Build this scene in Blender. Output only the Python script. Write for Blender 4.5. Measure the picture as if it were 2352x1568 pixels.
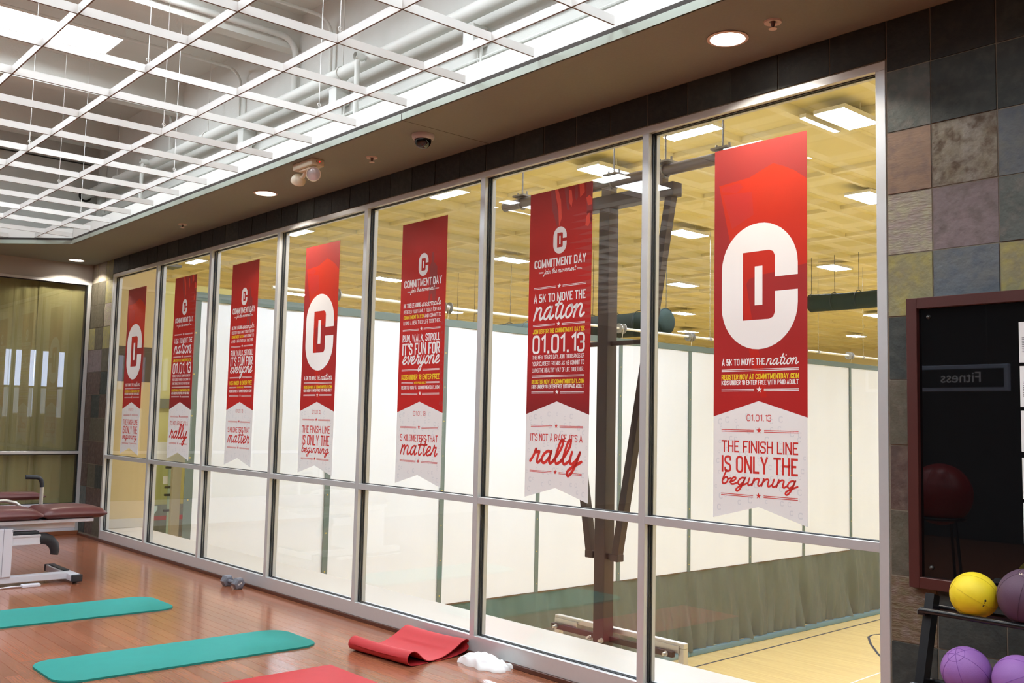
import bpy, bmesh, math, random
from mathutils import Vector, Matrix
from math import sin, cos, pi, radians, sqrt, atan2
random.seed(7)
scn = bpy.context.scene
COL = scn.collection
for o in list(bpy.data.objects): bpy.data.objects.remove(o)

# ------------------------------------------------------------------ camera
CAMP = Vector((13.0025, -4.4140, 1.6226))
RX = Vector((0.662626807, 0.748612686, 0.022466900))
RY = Vector((0.047109980, -0.071599861, 0.996320285))
FW = Vector((-0.747466631, 0.659130114, 0.082711116))
FPX = 2235.79
cam = bpy.data.cameras.new('camera'); camo = bpy.data.objects.new('camera', cam); COL.objects.link(camo)
m = Matrix((RX, RY, -FW)).transposed().to_4x4(); m.translation = CAMP
camo.matrix_world = m
cam.sensor_width = 36.0; cam.lens = FPX/2352*36.0; cam.clip_start = 0.05; cam.clip_end = 200
scn.camera = camo

# ------------------------------------------------------------------ world, exposure, lamp levels
w = bpy.data.worlds.new('world'); scn.world = w; w.use_nodes = True
w.node_tree.nodes['Background'].inputs[0].default_value = (0.9, 0.95, 1, 1)
w.node_tree.nodes['Background'].inputs[1].default_value = 0.15
scn.view_settings.view_transform = 'Standard'; scn.view_settings.look = 'None'
scn.view_settings.exposure = 0.35; scn.view_settings.gamma = 1.0; scn.view_settings.use_curve_mapping = False
try:
    scn.cycles.max_bounces = 8; scn.cycles.transparent_max_bounces = 16
    scn.cycles.diffuse_bounces = 4; scn.cycles.glossy_bounces = 4
    scn.cycles.sample_clamp_indirect = 3.0
    scn.cycles.caustics_reflective = False; scn.cycles.caustics_refractive = False
except Exception: pass
L_GYM = 111.0      # gym high-bay panels
L_ROOM = 17.5      # fitness room panels above the open grid
L_SPOT = 46.0     # soffit downlights (watts)

# ------------------------------------------------------------------ helpers
def srgb(r, g, b):
    f = lambda c: (c/255/12.92) if c/255 <= 0.04045 else ((c/255+0.055)/1.055)**2.4
    return (f(r), f(g), f(b), 1)
MATS = {}
def mat(name, col, rough=0.5, metal=0.0, spec=0.5, noise=None, bump=None, emit=None, coat=0.0, rand=0.0):
    """col: linear rgba; noise=(scale, amount, col2[, stretch]); bump=(scale, strength[, stretch])"""
    if name in MATS: return MATS[name]
    M = bpy.data.materials.new(name); M.use_nodes = True
    nt = M.node_tree; N = nt.nodes; L = nt.links
    b = N['Principled BSDF']
    b.inputs['Base Color'].default_value = col; b.inputs['Roughness'].default_value = rough
    b.inputs['Metallic'].default_value = metal; b.inputs['Specular IOR Level'].default_value = spec
    if coat: b.inputs['Coat Weight'].default_value = coat; b.inputs['Coat Roughness'].default_value = 0.12
    geo = None
    def pos(stretch):
        g = N.new('ShaderNodeNewGeometry'); mp = N.new('ShaderNodeMapping')
        mp.inputs['Scale'].default_value = stretch or (1, 1, 1)
        L.new(g.outputs['Position'], mp.inputs['Vector'])
        oi = N.new('ShaderNodeObjectInfo'); ad = N.new('ShaderNodeVectorMath'); ad.operation = 'ADD'
        sc = N.new('ShaderNodeMath'); sc.operation = 'MULTIPLY'; sc.inputs[1].default_value = 37.0
        L.new(oi.outputs['Random'], sc.inputs[0])
        L.new(mp.outputs['Vector'], ad.inputs[0]); L.new(sc.outputs[0], ad.inputs[1])
        return ad.outputs[0]
    out = None
    if noise:
        nz = N.new('ShaderNodeTexNoise'); nz.inputs['Scale'].default_value = noise[0]; nz.inputs['Detail'].default_value = 6
        L.new(pos(noise[3] if len(noise) > 3 else None), nz.inputs['Vector'])
        rmp = N.new('ShaderNodeMapRange'); rmp.inputs[1].default_value = 0.32; rmp.inputs[2].default_value = 0.68
        rmp.inputs[3].default_value = 0; rmp.inputs[4].default_value = noise[1]
        L.new(nz.outputs['Fac'], rmp.inputs[0])
        mx = N.new('ShaderNodeMix'); mx.data_type = 'RGBA'
        mx.inputs[6].default_value = col; mx.inputs[7].default_value = noise[2]
        L.new(rmp.outputs[0], mx.inputs[0]); out = mx.outputs[2]
    if rand:
        oi = N.new('ShaderNodeObjectInfo'); hv = N.new('ShaderNodeHueSaturation')
        mr = N.new('ShaderNodeMapRange'); mr.inputs[3].default_value = 1-rand; mr.inputs[4].default_value = 1+rand
        L.new(oi.outputs['Random'], mr.inputs[0]); L.new(mr.outputs[0], hv.inputs['Value'])
        if out: L.new(out, hv.inputs['Color'])
        else: hv.inputs['Color'].default_value = col
        out = hv.outputs[0]
    if out: L.new(out, b.inputs['Base Color'])
    if bump:
        nb = N.new('ShaderNodeTexNoise'); nb.inputs['Scale'].default_value = bump[0]; nb.inputs['Detail'].default_value = 5
        L.new(pos(bump[2] if len(bump) > 2 else None), nb.inputs['Vector'])
        bp = N.new('ShaderNodeBump'); bp.inputs['Strength'].default_value = bump[1]; bp.inputs['Distance'].default_value = 0.01
        L.new(nb.outputs['Fac'], bp.inputs['Height']); L.new(bp.outputs[0], b.inputs['Normal'])
    if emit:
        b.inputs['Emission Color'].default_value = emit[0]; b.inputs['Emission Strength'].default_value = emit[1]
    MATS[name] = M
    return M
def glass_mat(name, tint=(1, 1, 1, 1), gain=1.0, base=0.04, rough=0.0):
    """thin pane: clear with a Schlick mirror reflection"""
    if name in MATS: return MATS[name]
    M = bpy.data.materials.new(name); M.use_nodes = True
    nt = M.node_tree; N = nt.nodes; L = nt.links; N.remove(N['Principled BSDF'])
    out = N['Material Output']
    tr = N.new('ShaderNodeBsdfTransparent'); tr.inputs[0].default_value = tint
    gl = N.new('ShaderNodeBsdfGlossy'); gl.inputs['Roughness'].default_value = rough
    lw = N.new('ShaderNodeLayerWeight'); lw.inputs['Blend'].default_value = 0.5
    pw = N.new('ShaderNodeMath'); pw.operation = 'POWER'; pw.inputs[1].default_value = 5
    ml = N.new('ShaderNodeMath'); ml.operation = 'MULTIPLY_ADD'; ml.inputs[1].default_value = (1-base)*gain; ml.inputs[2].default_value = base*gain
    L.new(lw.outputs['Facing'], pw.inputs[0]); L.new(pw.outputs[0], ml.inputs[0])
    mx = N.new('ShaderNodeMixShader'); L.new(ml.outputs[0], mx.inputs[0]); L.new(tr.outputs[0], mx.inputs[1]); L.new(gl.outputs[0], mx.inputs[2])
    L.new(mx.outputs[0], out.inputs['Surface'])
    MATS[name] = M
    return M
def emit_mat(name, col, strength):
    if name in MATS: return MATS[name]
    M = bpy.data.materials.new(name); M.use_nodes = True
    N = M.node_tree.nodes; L = M.node_tree.links; N.remove(N['Principled BSDF'])
    e = N.new('ShaderNodeEmission'); e.inputs[0].default_value = col; e.inputs[1].default_value = strength
    L.new(e.outputs[0], N['Material Output'].inputs['Surface'])
    MATS[name] = M
    return M

WL = {}     # world location of parents (no rotations are used on parents)
def finish(bm, name, material=None, parent=None, smooth=None, loc=None):
    if parent is not None:
        off = WL.get(parent.name, Vector((0, 0, 0)))
        bmesh.ops.translate(bm, verts=bm.verts, vec=-off)
    elif loc is not None:
        bmesh.ops.translate(bm, verts=bm.verts, vec=-Vector(loc))
    me = bpy.data.meshes.new(name); bmesh.ops.recalc_face_normals(bm, faces=bm.faces)
    bm.to_mesh(me); bm.free()
    if smooth:
        for p in me.polygons: p.use_smooth = True
        me.set_sharp_from_angle(angle=radians(smooth))
    if material: me.materials.append(material)
    o = bpy.data.objects.new(name, me); COL.objects.link(o)
    if parent is not None:
        o.parent = parent; WL[o.name] = WL.get(parent.name, Vector((0, 0, 0)))
    else:
        o.location = loc or (0, 0, 0); WL[o.name] = Vector(loc or (0, 0, 0))
    return o
def tag(o, label, cat, group=None, kind=None):
    if label: o['label'] = label
    if cat: o['category'] = cat
    if group: o['group'] = group
    if kind: o['kind'] = kind
    return o
def struct(o): o['kind'] = 'structure'; return o
def thing(name, loc, label, cat, group=None):
    o = bpy.data.objects.new(name, None); COL.objects.link(o); o.location = loc; o.empty_display_size = 0.05
    WL[o.name] = Vector(loc)
    return tag(o, label, cat, group)
def obj_like(name, me, parent, loc, scale=(1, 1, 1), rot=None):
    o = bpy.data.objects.new(name, me); COL.objects.link(o)
    if parent is not None: o.parent = parent; o.location = Vector(loc)-WL.get(parent.name, Vector((0, 0, 0)))
    else: o.location = loc
    o.scale = scale
    if rot: o.rotation_euler = rot
    WL[o.name] = Vector(loc)
    return o
def copy_tree(root, loc, label=None, group=None):
    r = root.copy(); COL.objects.link(r); r.location = loc; WL[r.name] = Vector(loc)
    if label: r['label'] = label
    if group: r['group'] = group
    def rec(src, dst):
        for ch in src.children:
            c = ch.copy(); COL.objects.link(c); c.parent = dst; rec(ch, c)
    rec(root, r)
    return r
def nb(): return bmesh.new()
def box(bm, x0, x1, y0, y1, z0, z1, bev=0.0, seg=2, M=None):
    vs = [bm.verts.new((x, y, z)) for x in (x0, x1) for y in (y0, y1) for z in (z0, z1)]
    fs = []
    for f in ((0, 1, 3, 2), (4, 6, 7, 5), (0, 4, 5, 1), (2, 3, 7, 6), (0, 2, 6, 4), (1, 5, 7, 3)):
        fs.append(bm.faces.new([vs[i] for i in f]))
    if bev > 0:
        es = list({e for f in fs for e in f.edges})
        r = bmesh.ops.bevel(bm, geom=es, offset=bev, segments=seg, affect='EDGES', profile=0.5)
        vs = list({v for f in r['faces'] for v in f.verts} | {v for v in vs if v.is_valid})
    if M is not None: bmesh.ops.transform(bm, matrix=M, verts=[v for v in vs if v.is_valid])
    return bm
def frame_of(d):
    d = d.normalized(); a = Vector((0, 0, 1)) if abs(d.z) < 0.95 else Vector((1, 0, 0))
    u = d.cross(a).normalized(); v = d.cross(u).normalized(); return u, v
def tube(bm, pts, r, n=10, caps=True, closed=False):
    pts = [Vector(p) for p in pts]; rings = []
    rs = r if isinstance(r, (list, tuple)) else [r]*len(pts)
    u = v = None
    for i, p in enumerate(pts):
        a = pts[i-1] if i > 0 else (pts[-1] if closed else p); b = pts[i+1] if i < len(pts)-1 else (pts[0] if closed else p)
        t = (b-a).normalized()
        if u is None: u, v = frame_of(t)
        else:
            u = (u - t*u.dot(t)).normalized(); v = t.cross(u).normalized()
        rings.append([bm.verts.new(p + (u*cos(2*pi*k/n)+v*sin(2*pi*k/n))*rs[i]) for k in range(n)])
    m_ = len(rings)
    for i in range(m_ if closed else m_-1):
        A, B = rings[i], rings[(i+1) % m_]
        for k in range(n): bm.faces.new((A[k], A[(k+1) % n], B[(k+1) % n], B[k]))
    if caps and not closed:
        bm.faces.new(rings[0][::-1]); bm.faces.new(rings[-1])
    return bm
def arc_pts(c, a0, a1, r, n, plane='yz', const=0):
    out = []
    for i in range(n+1):
        a = a0+(a1-a0)*i/n; p, q = c[0]+r*cos(a), c[1]+r*sin(a)
        out.append({'yz': (const, p, q), 'xy': (p, q, const), 'xz': (p, const, q)}[plane])
    return out
def lathe(bm, prof, c, axis=(0, 0, 1), n=24):
    ax = Vector(axis).normalized(); u, v = frame_of(ax); c = Vector(c); rings = []
    for r, h in prof:
        if r < 1e-6: rings.append([bm.verts.new(c+ax*h)])
        else: rings.append([bm.verts.new(c+ax*h+(u*cos(2*pi*k/n)+v*sin(2*pi*k/n))*r) for k in range(n)])
    for A, B in zip(rings, rings[1:]):
        for k in range(n):
            k2 = (k+1) % n
            if len(A) == 1 and len(B) == 1: continue
            if len(A) == 1: bm.faces.new((A[0], B[k2], B[k]))
            elif len(B) == 1: bm.faces.new((A[k], A[k2], B[0]))
            else: bm.faces.new((A[k], A[k2], B[k2], B[k]))
    return bm
def prism(bm, pts, a, b, axis='z'):
    """polygon extruded between a and b on axis; pts in the other two axes"""
    def P(p, h): return {'z': (p[0], p[1], h), 'y': (p[0], h, p[1]), 'x': (h, p[0], p[1])}[axis]
    A = [bm.verts.new(P(p, a)) for p in pts]; B = [bm.verts.new(P(p, b)) for p in pts]
    n = len(pts)
    bm.faces.new(A[::-1]); bm.faces.new(B)
    for i in range(n): bm.faces.new((A[i], A[(i+1) % n], B[(i+1) % n], B[i]))
    return bm
def rot_bm(bm, ang, c, axis='Z'):
    bmesh.ops.rotate(bm, verts=bm.verts, cent=c, matrix=Matrix.Rotation(ang, 3, axis)); return bm
def beam(bm, p0, p1, w, h, up=(0, 1, 0)):
    """rectangular bar from p0 to p1, w across, h along 'up'"""
    p0, p1 = Vector(p0), Vector(p1); d = (p1-p0).normalized(); u = Vector(up); u = (u-d*u.dot(d)).normalized(); s = d.cross(u)
    vs = [bm.verts.new(p+s*a*w/2+u*b*h/2) for p in (p0, p1) for a, b in ((-1, -1), (1, -1), (1, 1), (-1, 1))]
    for f in ((3, 2, 1, 0), (4, 5, 6, 7), (0, 1, 5, 4), (1, 2, 6, 5), (2, 3, 7, 6), (3, 0, 4, 7)): bm.faces.new([vs[i] for i in f])
    return bm
# ------------------------------------------------------------------ materials
ALU = mat('aluminium_grey_paint', srgb(214, 215, 216), 0.34, 0.45, 0.5, noise=(40, .25, srgb(206, 207, 208)))
GASK = mat('black_gasket', (0.006, 0.007, 0.009, 1), 0.6)
PANE = glass_mat('clear_pane', (0.99, 0.995, 0.99, 1), .85, .078)
SOFF = mat('soffit_taupe_paint', srgb(138, 143, 134), 0.8, noise=(60, .35, srgb(128, 133, 124)), bump=(220, .12))
FASC = mat('fascia_greenish_metal', srgb(172, 181, 168), 0.35, 0.1)
WHITE = mat('white_paint', srgb(238, 237, 232), 0.6)
CONC = mat('painted_concrete', srgb(234, 233, 228), 0.85, noise=(5, .5, srgb(226, 224, 217)), bump=(90, .25))
DECKM = mat('ceiling_deck_paint', srgb(232, 231, 224), 0.9, noise=(1.2, .6, srgb(222, 220, 211)), bump=(60, .15))
PIPEP = mat('painted_pipe', srgb(232, 231, 225), 0.55)
TAUPE = mat('taupe_wall_paint', srgb(176, 173, 168), 0.85, bump=(200, .05))
DARKW = mat('dark_rear_wall_paint', srgb(62, 62, 62), 0.9)
GROUT = mat('grout', srgb(128, 118, 104), 0.95, bump=(150, .3))
BASEW = mat('brown_wood_base', srgb(84, 46, 34), 0.35)
WOOD = mat('cherry_plank', srgb(158, 98, 70), 0.2, 0, 0.5, coat=.3, noise=(3.0, .45, srgb(132, 76, 52), (2.5, 40, 10)), bump=(60, .02, (1, 12, 1)), rand=.15)
YCEIL = mat('gym_ceiling_cream_paint', srgb(236, 223, 168), 0.85)
YBEAM = mat('gym_joist_cream_paint', srgb(242, 231, 188), 0.75)
CREAM = mat('gym_wall_cream_paint', srgb(238, 226, 190), 0.8)
TAN = mat('tan_wall_paint', srgb(214, 190, 138), 0.8)
GYMW = mat('maple_gym_floor', srgb(230, 200, 132), 0.24, 0, .5, noise=(1.2, .7, srgb(208, 176, 116), (.5, 14, 1)))
LEDGE = mat('ledge_beige_laminate', srgb(214, 205, 190), 0.45, noise=(70, .3, srgb(206, 196, 180)))
LINEB = mat('court_line_navy', srgb(52, 58, 72), 0.3)
LINEW = mat('court_line_white', srgb(236, 232, 220), 0.3)
BROWNB = mat('dark_brown_paint', srgb(66, 46, 38), 0.6)
def slate(i, a, b, c, sc=9, st=(1, 1, 1), bump=.55):
    n = 'slate_%d' % i
    M = mat(n, a, 0.62, 0, 0.4, noise=(sc, 0.9, b, st), bump=(24, bump, st))
    nt = M.node_tree; N = nt.nodes; L = nt.links; bs = N['Principled BSDF']
    src = bs.inputs['Base Color'].links[0].from_socket
    nz = N.new('ShaderNodeTexNoise'); nz.inputs['Scale'].default_value = 17; nz.inputs['Detail'].default_value = 8
    g = N.new('ShaderNodeNewGeometry'); L.new(g.outputs['Position'], nz.inputs['Vector'])
    mr = N.new('ShaderNodeMapRange'); mr.inputs[1].default_value = .46; mr.inputs[2].default_value = .66; mr.inputs[4].default_value = .95
    L.new(nz.outputs['Fac'], mr.inputs[0])
    mx = N.new('ShaderNodeMix'); mx.data_type = 'RGBA'; L.new(mr.outputs[0], mx.inputs[0]); L.new(src, mx.inputs[6]); mx.inputs[7].default_value = c
    L.new(mx.outputs[2], bs.inputs['Base Color'])
    return M
SL = [slate(0, srgb(86, 91, 88), srgb(72, 79, 75), srgb(100, 98, 94)),                       # grey green
      slate(1, srgb(134, 110, 91), srgb(122, 100, 84), srgb(112, 93, 84), 6, (1, 1, 3), .15),    # tan salmon
      slate(2, srgb(110, 102, 84), srgb(129, 124, 116), srgb(72, 54, 35), 12, (1, 1, 1), .8),     # mottled brown
      slate(3, srgb(136, 131, 116), srgb(144, 130, 128), srgb(151, 147, 122), 8, (1, 1, 4)),      # pale streaked
      slate(4, srgb(119, 105, 107), srgb(108, 98, 100), srgb(96, 86, 84), 7),                   # mauve
      slate(5, srgb(132, 128, 91), srgb(122, 116, 93), srgb(144, 136, 79), 8),                  # olive yellow
      slate(6, srgb(89, 98, 107), srgb(96, 98, 93), srgb(79, 88, 98), 7),                  # blue grey
      slate(7, srgb(50, 55, 52), srgb(41, 46, 45), srgb(60, 63, 59), 7),                          # dark grey
      slate(8, srgb(83, 79, 65), srgb(74, 68, 56), srgb(93, 86, 74), 8),                         # brown olive
      slate(9, srgb(79, 60, 54), srgb(69, 56, 51), srgb(95, 80, 70), 8),                         # dark mauve
      slate(10, srgb(105, 84, 68), srgb(95, 88, 61), srgb(115, 98, 88), 11, (1, 1, 3), .8),
      slate(11, srgb(38, 40, 39), srgb(33, 35, 35), srgb(46, 46, 42), 7)]    # near black   # red brown streaks

# ------------------------------------------------------------------ the room shell
ZS = 3.628      # soffit underside
XW = -0.70      # left wall
XR = 20.0; YR = -11.0; ZC = 5.45
bm = nb(); box(bm, XW, XR, YR, 0.02, -0.2, -0.012)
FLOOR = struct(finish(bm, 'floor', mat('plank_underlay', srgb(70, 36, 24), .8)))
# laminate planks: rows run along the glass wall
PW = 0.0860
bm = nb(); box(bm, -.5, .5, -.5, .5, -.011, 0)
pm = bpy.data.meshes.new('plank'); 
bmesh.ops.recalc_face_normals(bm, faces=bm.faces); bm.to_mesh(pm); bm.free(); pm.materials.append(WOOD)
planks = []
rows = int(10.9/PW)
for r in range(rows):
    y = -0.002-(r+.5)*PW
    x = XW - random.uniform(0, 1.1)
    while x < XR:
        ln = random.choice((0.9, 1.2, 1.2, 1.35)); x0 = max(x, XW+.002); x1 = min(x+ln, XR-.002)
        if x1-x0 > .02: planks.append((x0, x1, y))
        x += ln
def plank_seen(p):
    q = Vector(((p[0]+p[1])/2, p[2], 0))-CAMP; d = q.dot(FW)
    if d < .5: return -1
    u = q.dot(RX)/d*FPX+1176; v = 784-q.dot(RY)/d*FPX
    return (1/d) if (-60 < u < 1350 and 1180 < v < 1600) else -1
planks.sort(key=lambda p: -plank_seen(p))
for i, (x0, x1, y) in enumerate(planks[:300]):
    obj_like('plank', pm, FLOOR, ((x0+x1)/2, y, 0), (x1-x0-.0016, PW-.0016, 1))
bm = nb()
for (x0, x1, y) in planks[300:]: box(bm, x0+.0008, x1-.0008, y-PW/2+.0008, y+PW/2-.0008, -.011, 0)
o = finish(bm, 'remaining_planks', WOOD, FLOOR); o['kind'] = 'stuff'

# slate wall with the glazed opening
W0, W1, ZH, ZSB = 0.105, 10.712, 3.428, 0.030
bm = nb()
box(bm, W1, XR, .004, .30, -.2, ZS+.02); box(bm, XW-.3, W0, .004, .1055, -.2, ZS+.02); box(bm, XW-.3, -.23, .1055, .30, -.2, ZS+.02); box(bm, W0, W1, .004, .1055, ZH, ZS+.02)
WALL = struct(finish(bm, 'wall_far', GROUT))
tile_me = []
for i, M in enumerate(SL):
    bm = nb(); box(bm, -.5, .5, 0, 1, -.5, .5)
    for v in bm.verts: pass
    me = bpy.data.meshes.new('slate_tile'); bmesh.ops.recalc_face_normals(bm, faces=bm.faces); bm.to_mesh(me); bm.free(); me.materials.append(M); tile_me.append(me)
def slate_tile(x0, x1, z0, z1, k):
    g = .0035; pr = random.uniform(.004, .009)
    obj_like('slate_tile', tile_me[k], WALL, ((x0+x1)/2, .006-pr, (z0+z1)/2), (x1-x0-2*g, pr, z1-z0-2*g))
RZ = [ZS, 3.367, 3.062, 2.757, 2.462, 2.164, 1.863, 1.557, 1.254, 0.953, 0.653, 0.35, 0.045]
colx = [W1+.006, 10.938, 11.237, 11.540, 11.843, 12.146, 12.449, 12.752, 13.055]
pick = {0: [11, 11, 7, 11, 7], 1: [0, 7, 7, 0, 7], 2: [1, 2, 6, 8, 4], 3: [3, 4, 0, 5, 8], 4: [5, 6, 5, 3, 0], 5: [7, 0, 8, 7, 9],
        6: [8, 7, 0, 4, 6], 7: [9, 8, 7, 0, 3], 8: [8, 0, 9, 5, 7], 9: [10, 7, 7, 8, 0], 10: [7, 0, 8, 7, 6], 11: [0, 7, 8, 9, 7]}
for r in range(len(RZ)-1):
    for c in range(len(colx)-1):
        k = pick[r][c] if c < 5 else random.choice((0, 4, 5, 6, 7, 8))
        slate_tile(colx[c], colx[c+1], RZ[r+1], RZ[r], k)
x = W1+.006; i = 0; seq = [7, 7, 0, 7, 7, 9, 7, 7, 7, 0, 7, 8, 7, 7]
while x > W0-.05:
    slate_tile(max(x-.305, W0-.04), x, ZH+.004, ZS, 11 if i % 5 != 3 else 7); x -= .305; i += 1
lx = [XW, -.46, -.155, W0-.005]
for r in range(len(RZ)-1):
    for c in range(3): slate_tile(lx[c], lx[c+1], RZ[r+1], RZ[r], random.choice((8, 5, 4, 3, 8)) if r < 5 else random.choice((9, 8, 7, 0, 9)))

# wall above the soffit, gym face of the wall, other room walls, deck
bm = nb(); box(bm, XW-.3, XR, 0, .1055, ZS+.02, 7.4)
struct(finish(bm, 'wall_upper', CONC))
bm = nb(); box(bm, XW-.3, XW, YR, 0.004, ZS+.02, ZC); struct(finish(bm, 'wall_left_upper', CONC))
bm = nb(); box(bm, XW-.3, XW, YR, 0.004, ZS-.24, ZS+.02); box(bm, XW-.3, XW, YR, -3.6, 0, ZS-.24); box(bm, XW-.3, XW, -3.6, 0.004, 0, .06)
struct(finish(bm, 'wall_left', TAUPE))
bm = nb(); box(bm, XR, XR+.2, YR, .3, -.2, ZC); struct(finish(bm, 'wall_right', DARKW))
bm = nb(); box(bm, XW, XR, YR-.2, YR, -.2, ZC); struct(finish(bm, 'wall_rear', DARKW))
bm = nb(); box(bm, XW-.3, XR+.2, YR-.2, .3, ZC, ZC+.2)
CEIL = struct(finish(bm, 'ceiling', DECKM))
for x in (-.1, 2.02, 4.76, 7.2, 9.64, 12.08, 14.5):        # tee stems of the deck
    bm = nb(); prism(bm, [(x-.10, ZC), (x-.07, ZC-.34), (x+.07, ZC-.34), (x+.10, ZC)], YR, 0, 'y')
    finish(bm, 'deck_stem', DECKM, CEIL)
# soffit band with a chamfered corner
ys = -.762; c0 = (.86, ys); c1 = (XW, ys-(.86-XW))
poly = [(XW, 0.004), (XR, 0.004), (XR, ys), c0, c1]
bm = nb(); prism(bm, poly, ZS, ZS+.03)
SOFFIT = struct(finish(bm, 'soffit', SOFF))
def edge_strip(name, z0, z1, t, off, M, x_split=None):
    bm = nb()
    segs = [((XR, ys), c0), (c0, c1)]
    for a, b in segs:
        d = Vector((b[0]-a[0], b[1]-a[1])).normalized(); n = Vector((d.y, -d.x))
        if n.y > 0: n = -n
        n = n if a[0] > 2 else Vector((.7071, -.7071))
        P = [Vector(a)+n*off, Vector(b)+n*off, Vector(b)+n*(off-t), Vector(a)+n*(off-t)]
        prism(bm, [(p.x, p.y) for p in P], z0, z1)
    return finish(bm, name, M)
struct(edge_strip('trim_1', ZS, ZS+.046, .012, .004, FASC))
struct(edge_strip('trim_2', ZS+.046, ZS+.074, .016, -.002, mat('dark_reveal', srgb(58, 50, 44), .7)))
struct(edge_strip('trim_3', ZS+.074, ZS+.19, .012, -.006, WHITE))
bm = nb(); box(bm, 7.690, 7.694, ys-.006, .002, ZS-.001, ZS+.04)
finish(bm, 'panel_joint', mat('dark_reveal', srgb(58, 50, 44), .7), SOFFIT)
# base strip under the glazing and along the slate
bm = nb(); box(bm, XW, XR, -.014, .004, 0, .030, .003, 1); struct(finish(bm, 'baseboard_far', BASEW))
bm = nb(); box(bm, XW, XW+.014, -3.6, 0, 0, .055, .003, 1); struct(finish(bm, 'baseboard_left', mat('orange_wood_base', srgb(128, 74, 46), .5)))

# ------------------------------------------------------------------ the glazed wall
MX = [W0, 1.56, 3.04, 4.55, 6.077, 7.615, 9.157, 10.662]; MWD = .050
ZHB, ZTT, ZTB, ZST = 3.386, 1.094, 1.047, .137
YB = .105
WIN = thing('window_1', (5.4, .05, 0), None, None); WIN['kind'] = 'structure'
bm = nb(); box(bm, W0, W1, 0, YB, ZHB, ZH, .0015, 1); finish(bm, 'head_rail', ALU, WIN)
bm = nb(); box(bm, W0, W1, 0, YB, ZSB, ZST, .0015, 1); finish(bm, 'sill_rail', ALU, WIN)
for x in MX:
    bm = nb(); box(bm, x, x+MWD, -.0008, YB+.0008, ZST, ZHB, .0015, 1); finish(bm, 'mullion', ALU, WIN)
for a, b in zip(MX, MX[1:]):
    xa, xb = a+MWD, b
    bm = nb(); box(bm, xa, xb, .0, YB, ZTB, ZTT, .0015, 1); finish(bm, 'transom', ALU, WIN)
    for z0, z1 in ((ZST, ZTB), (ZTT, ZHB)):
        bm = nb(); box(bm, xa+.001, xb-.001, .046, .054, z0+.001, z1-.001); p = finish(bm, 'pane', PANE, WIN)
        bm = nb(); g = .007
        for yy0, yy1 in ((.033, .0455), (.0545, .067)):
            box(bm, xa, xa+g, yy0, yy1, z0, z1); box(bm, xb-g, xb, yy0, yy1, z0, z1)
            box(bm, xa, xb, yy0, yy1, z0, z0+g*.6); box(bm, xa, xb, yy0, yy1, z1-g*.6, z1)
        finish(bm, 'gasket', GASK, p)

# left storefront window with olive shades behind it
LW = thing('window_2', (XW, -1.8, 0), None, None); LW['kind'] = 'structure'
fx0, fx1 = XW-.06, XW+.012
bm = nb(); box(bm, fx0, fx1, -3.6, 0, ZS-.275, ZS-.24, .002, 1); finish(bm, 'head_rail', ALU, LW)
bm = nb(); box(bm, fx0, fx1, -3.6, 0, 1.068, 1.108, .002, 1); finish(bm, 'transom', ALU, LW)
bm = nb(); box(bm, fx0, fx1, -3.6, 0, .055, .42, .002, 1); finish(bm, 'sill_panel', mat('pale_apron_paint', srgb(206, 206, 216), .5), LW)
for y in (-.048, -1.75, -3.6): 
    bm = nb(); box(bm, fx0, fx1+.001, y, y+.044, .055, ZS-.24, .002, 1); finish(bm, 'jamb', ALU, LW)
SHG = glass_mat('shade_side_pane', (.93, .93, .9, 1), 1.25)
for y0, y1 in ((-1.706, -.048), (-3.556, -1.75)):
    for z0, z1 in ((.42, 1.068), (1.108, ZS-.275)):
        bm = nb(); box(bm, XW-.028, XW-.022, y0, y1, z0, z1); finish(bm, 'pane', SHG, LW)
        bm = nb()
        for a, b, c, d in ((y0, y0+.012, z0, z1), (y1-.012, y1, z0, z1), (y0, y1, z1-.01, z1), (y0, y1, z0, z0+.006)): box(bm, XW-.034, XW-.006, a, b, c, d)
        finish(bm, 'gasket', GASK, LW)
# shallow lobby beyond the left window, with tall narrow daylight windows
XB = -1.25
OLW = mat('olive_wall_paint', srgb(142, 134, 96), .85)
bm = nb(); box(bm, XB-.1, XB, -4.2, .0, -.2, ZC); box(bm, XB, XW-.3, -4.3, -4.2, -.2, ZC); box(bm, XB, XW-.3, -4.2, 0, -.2, 0); box(bm, XB, XW-.3, -4.2, 0, ZS+.1, ZS+.2); box(bm, XB, XW-.3, -.02, 0.004, 0, ZS+.1)
struct(finish(bm, 'wall_beyond', OLW))
SKYW = emit_mat('daylight_slot', srgb(176, 190, 226), 3.2)
SKYF = emit_mat('daylight_lower_slot', srgb(176, 184, 200), .7)
for i, y in enumerate((-.172, -.381, -.542, -.722, -.851, -1.03, -1.20)):
    o = thing('window_%d' % (i+3), (XB, y, 0), None, None); o['kind'] = 'structure'
    bm = nb(); box(bm, XB+.001, XB+.010, y-.034, y+.034, 1.97, 2.45+.01*(i == 2)); finish(bm, 'daylight_glass', SKYW, o)
    bm = nb(); box(bm, XB+.001, XB+.010, y-.030, y+.030, 1.55+.05*(i % 2), 1.94); finish(bm, 'lower_glass', SKYF, o)
    bm = nb(); box(bm, XB+.001, XB+.020, y-.04, y+.04, 1.94, 1.97); finish(bm, 'glazing_bar', OLW, o)
M = bpy.data.materials.new('olive_mesh_shade'); M.use_nodes = True
N = M.node_tree.nodes; Lk = M.node_tree.links; b = N['Principled BSDF']; b.inputs['Base Color'].default_value = srgb(204, 196, 146); b.inputs['Roughness'].default_value = .9
tr = N.new('ShaderNodeBsdfTransparent'); tl = N.new('ShaderNodeBsdfTranslucent'); tl.inputs[0].default_value = srgb(180, 170, 116)
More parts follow.
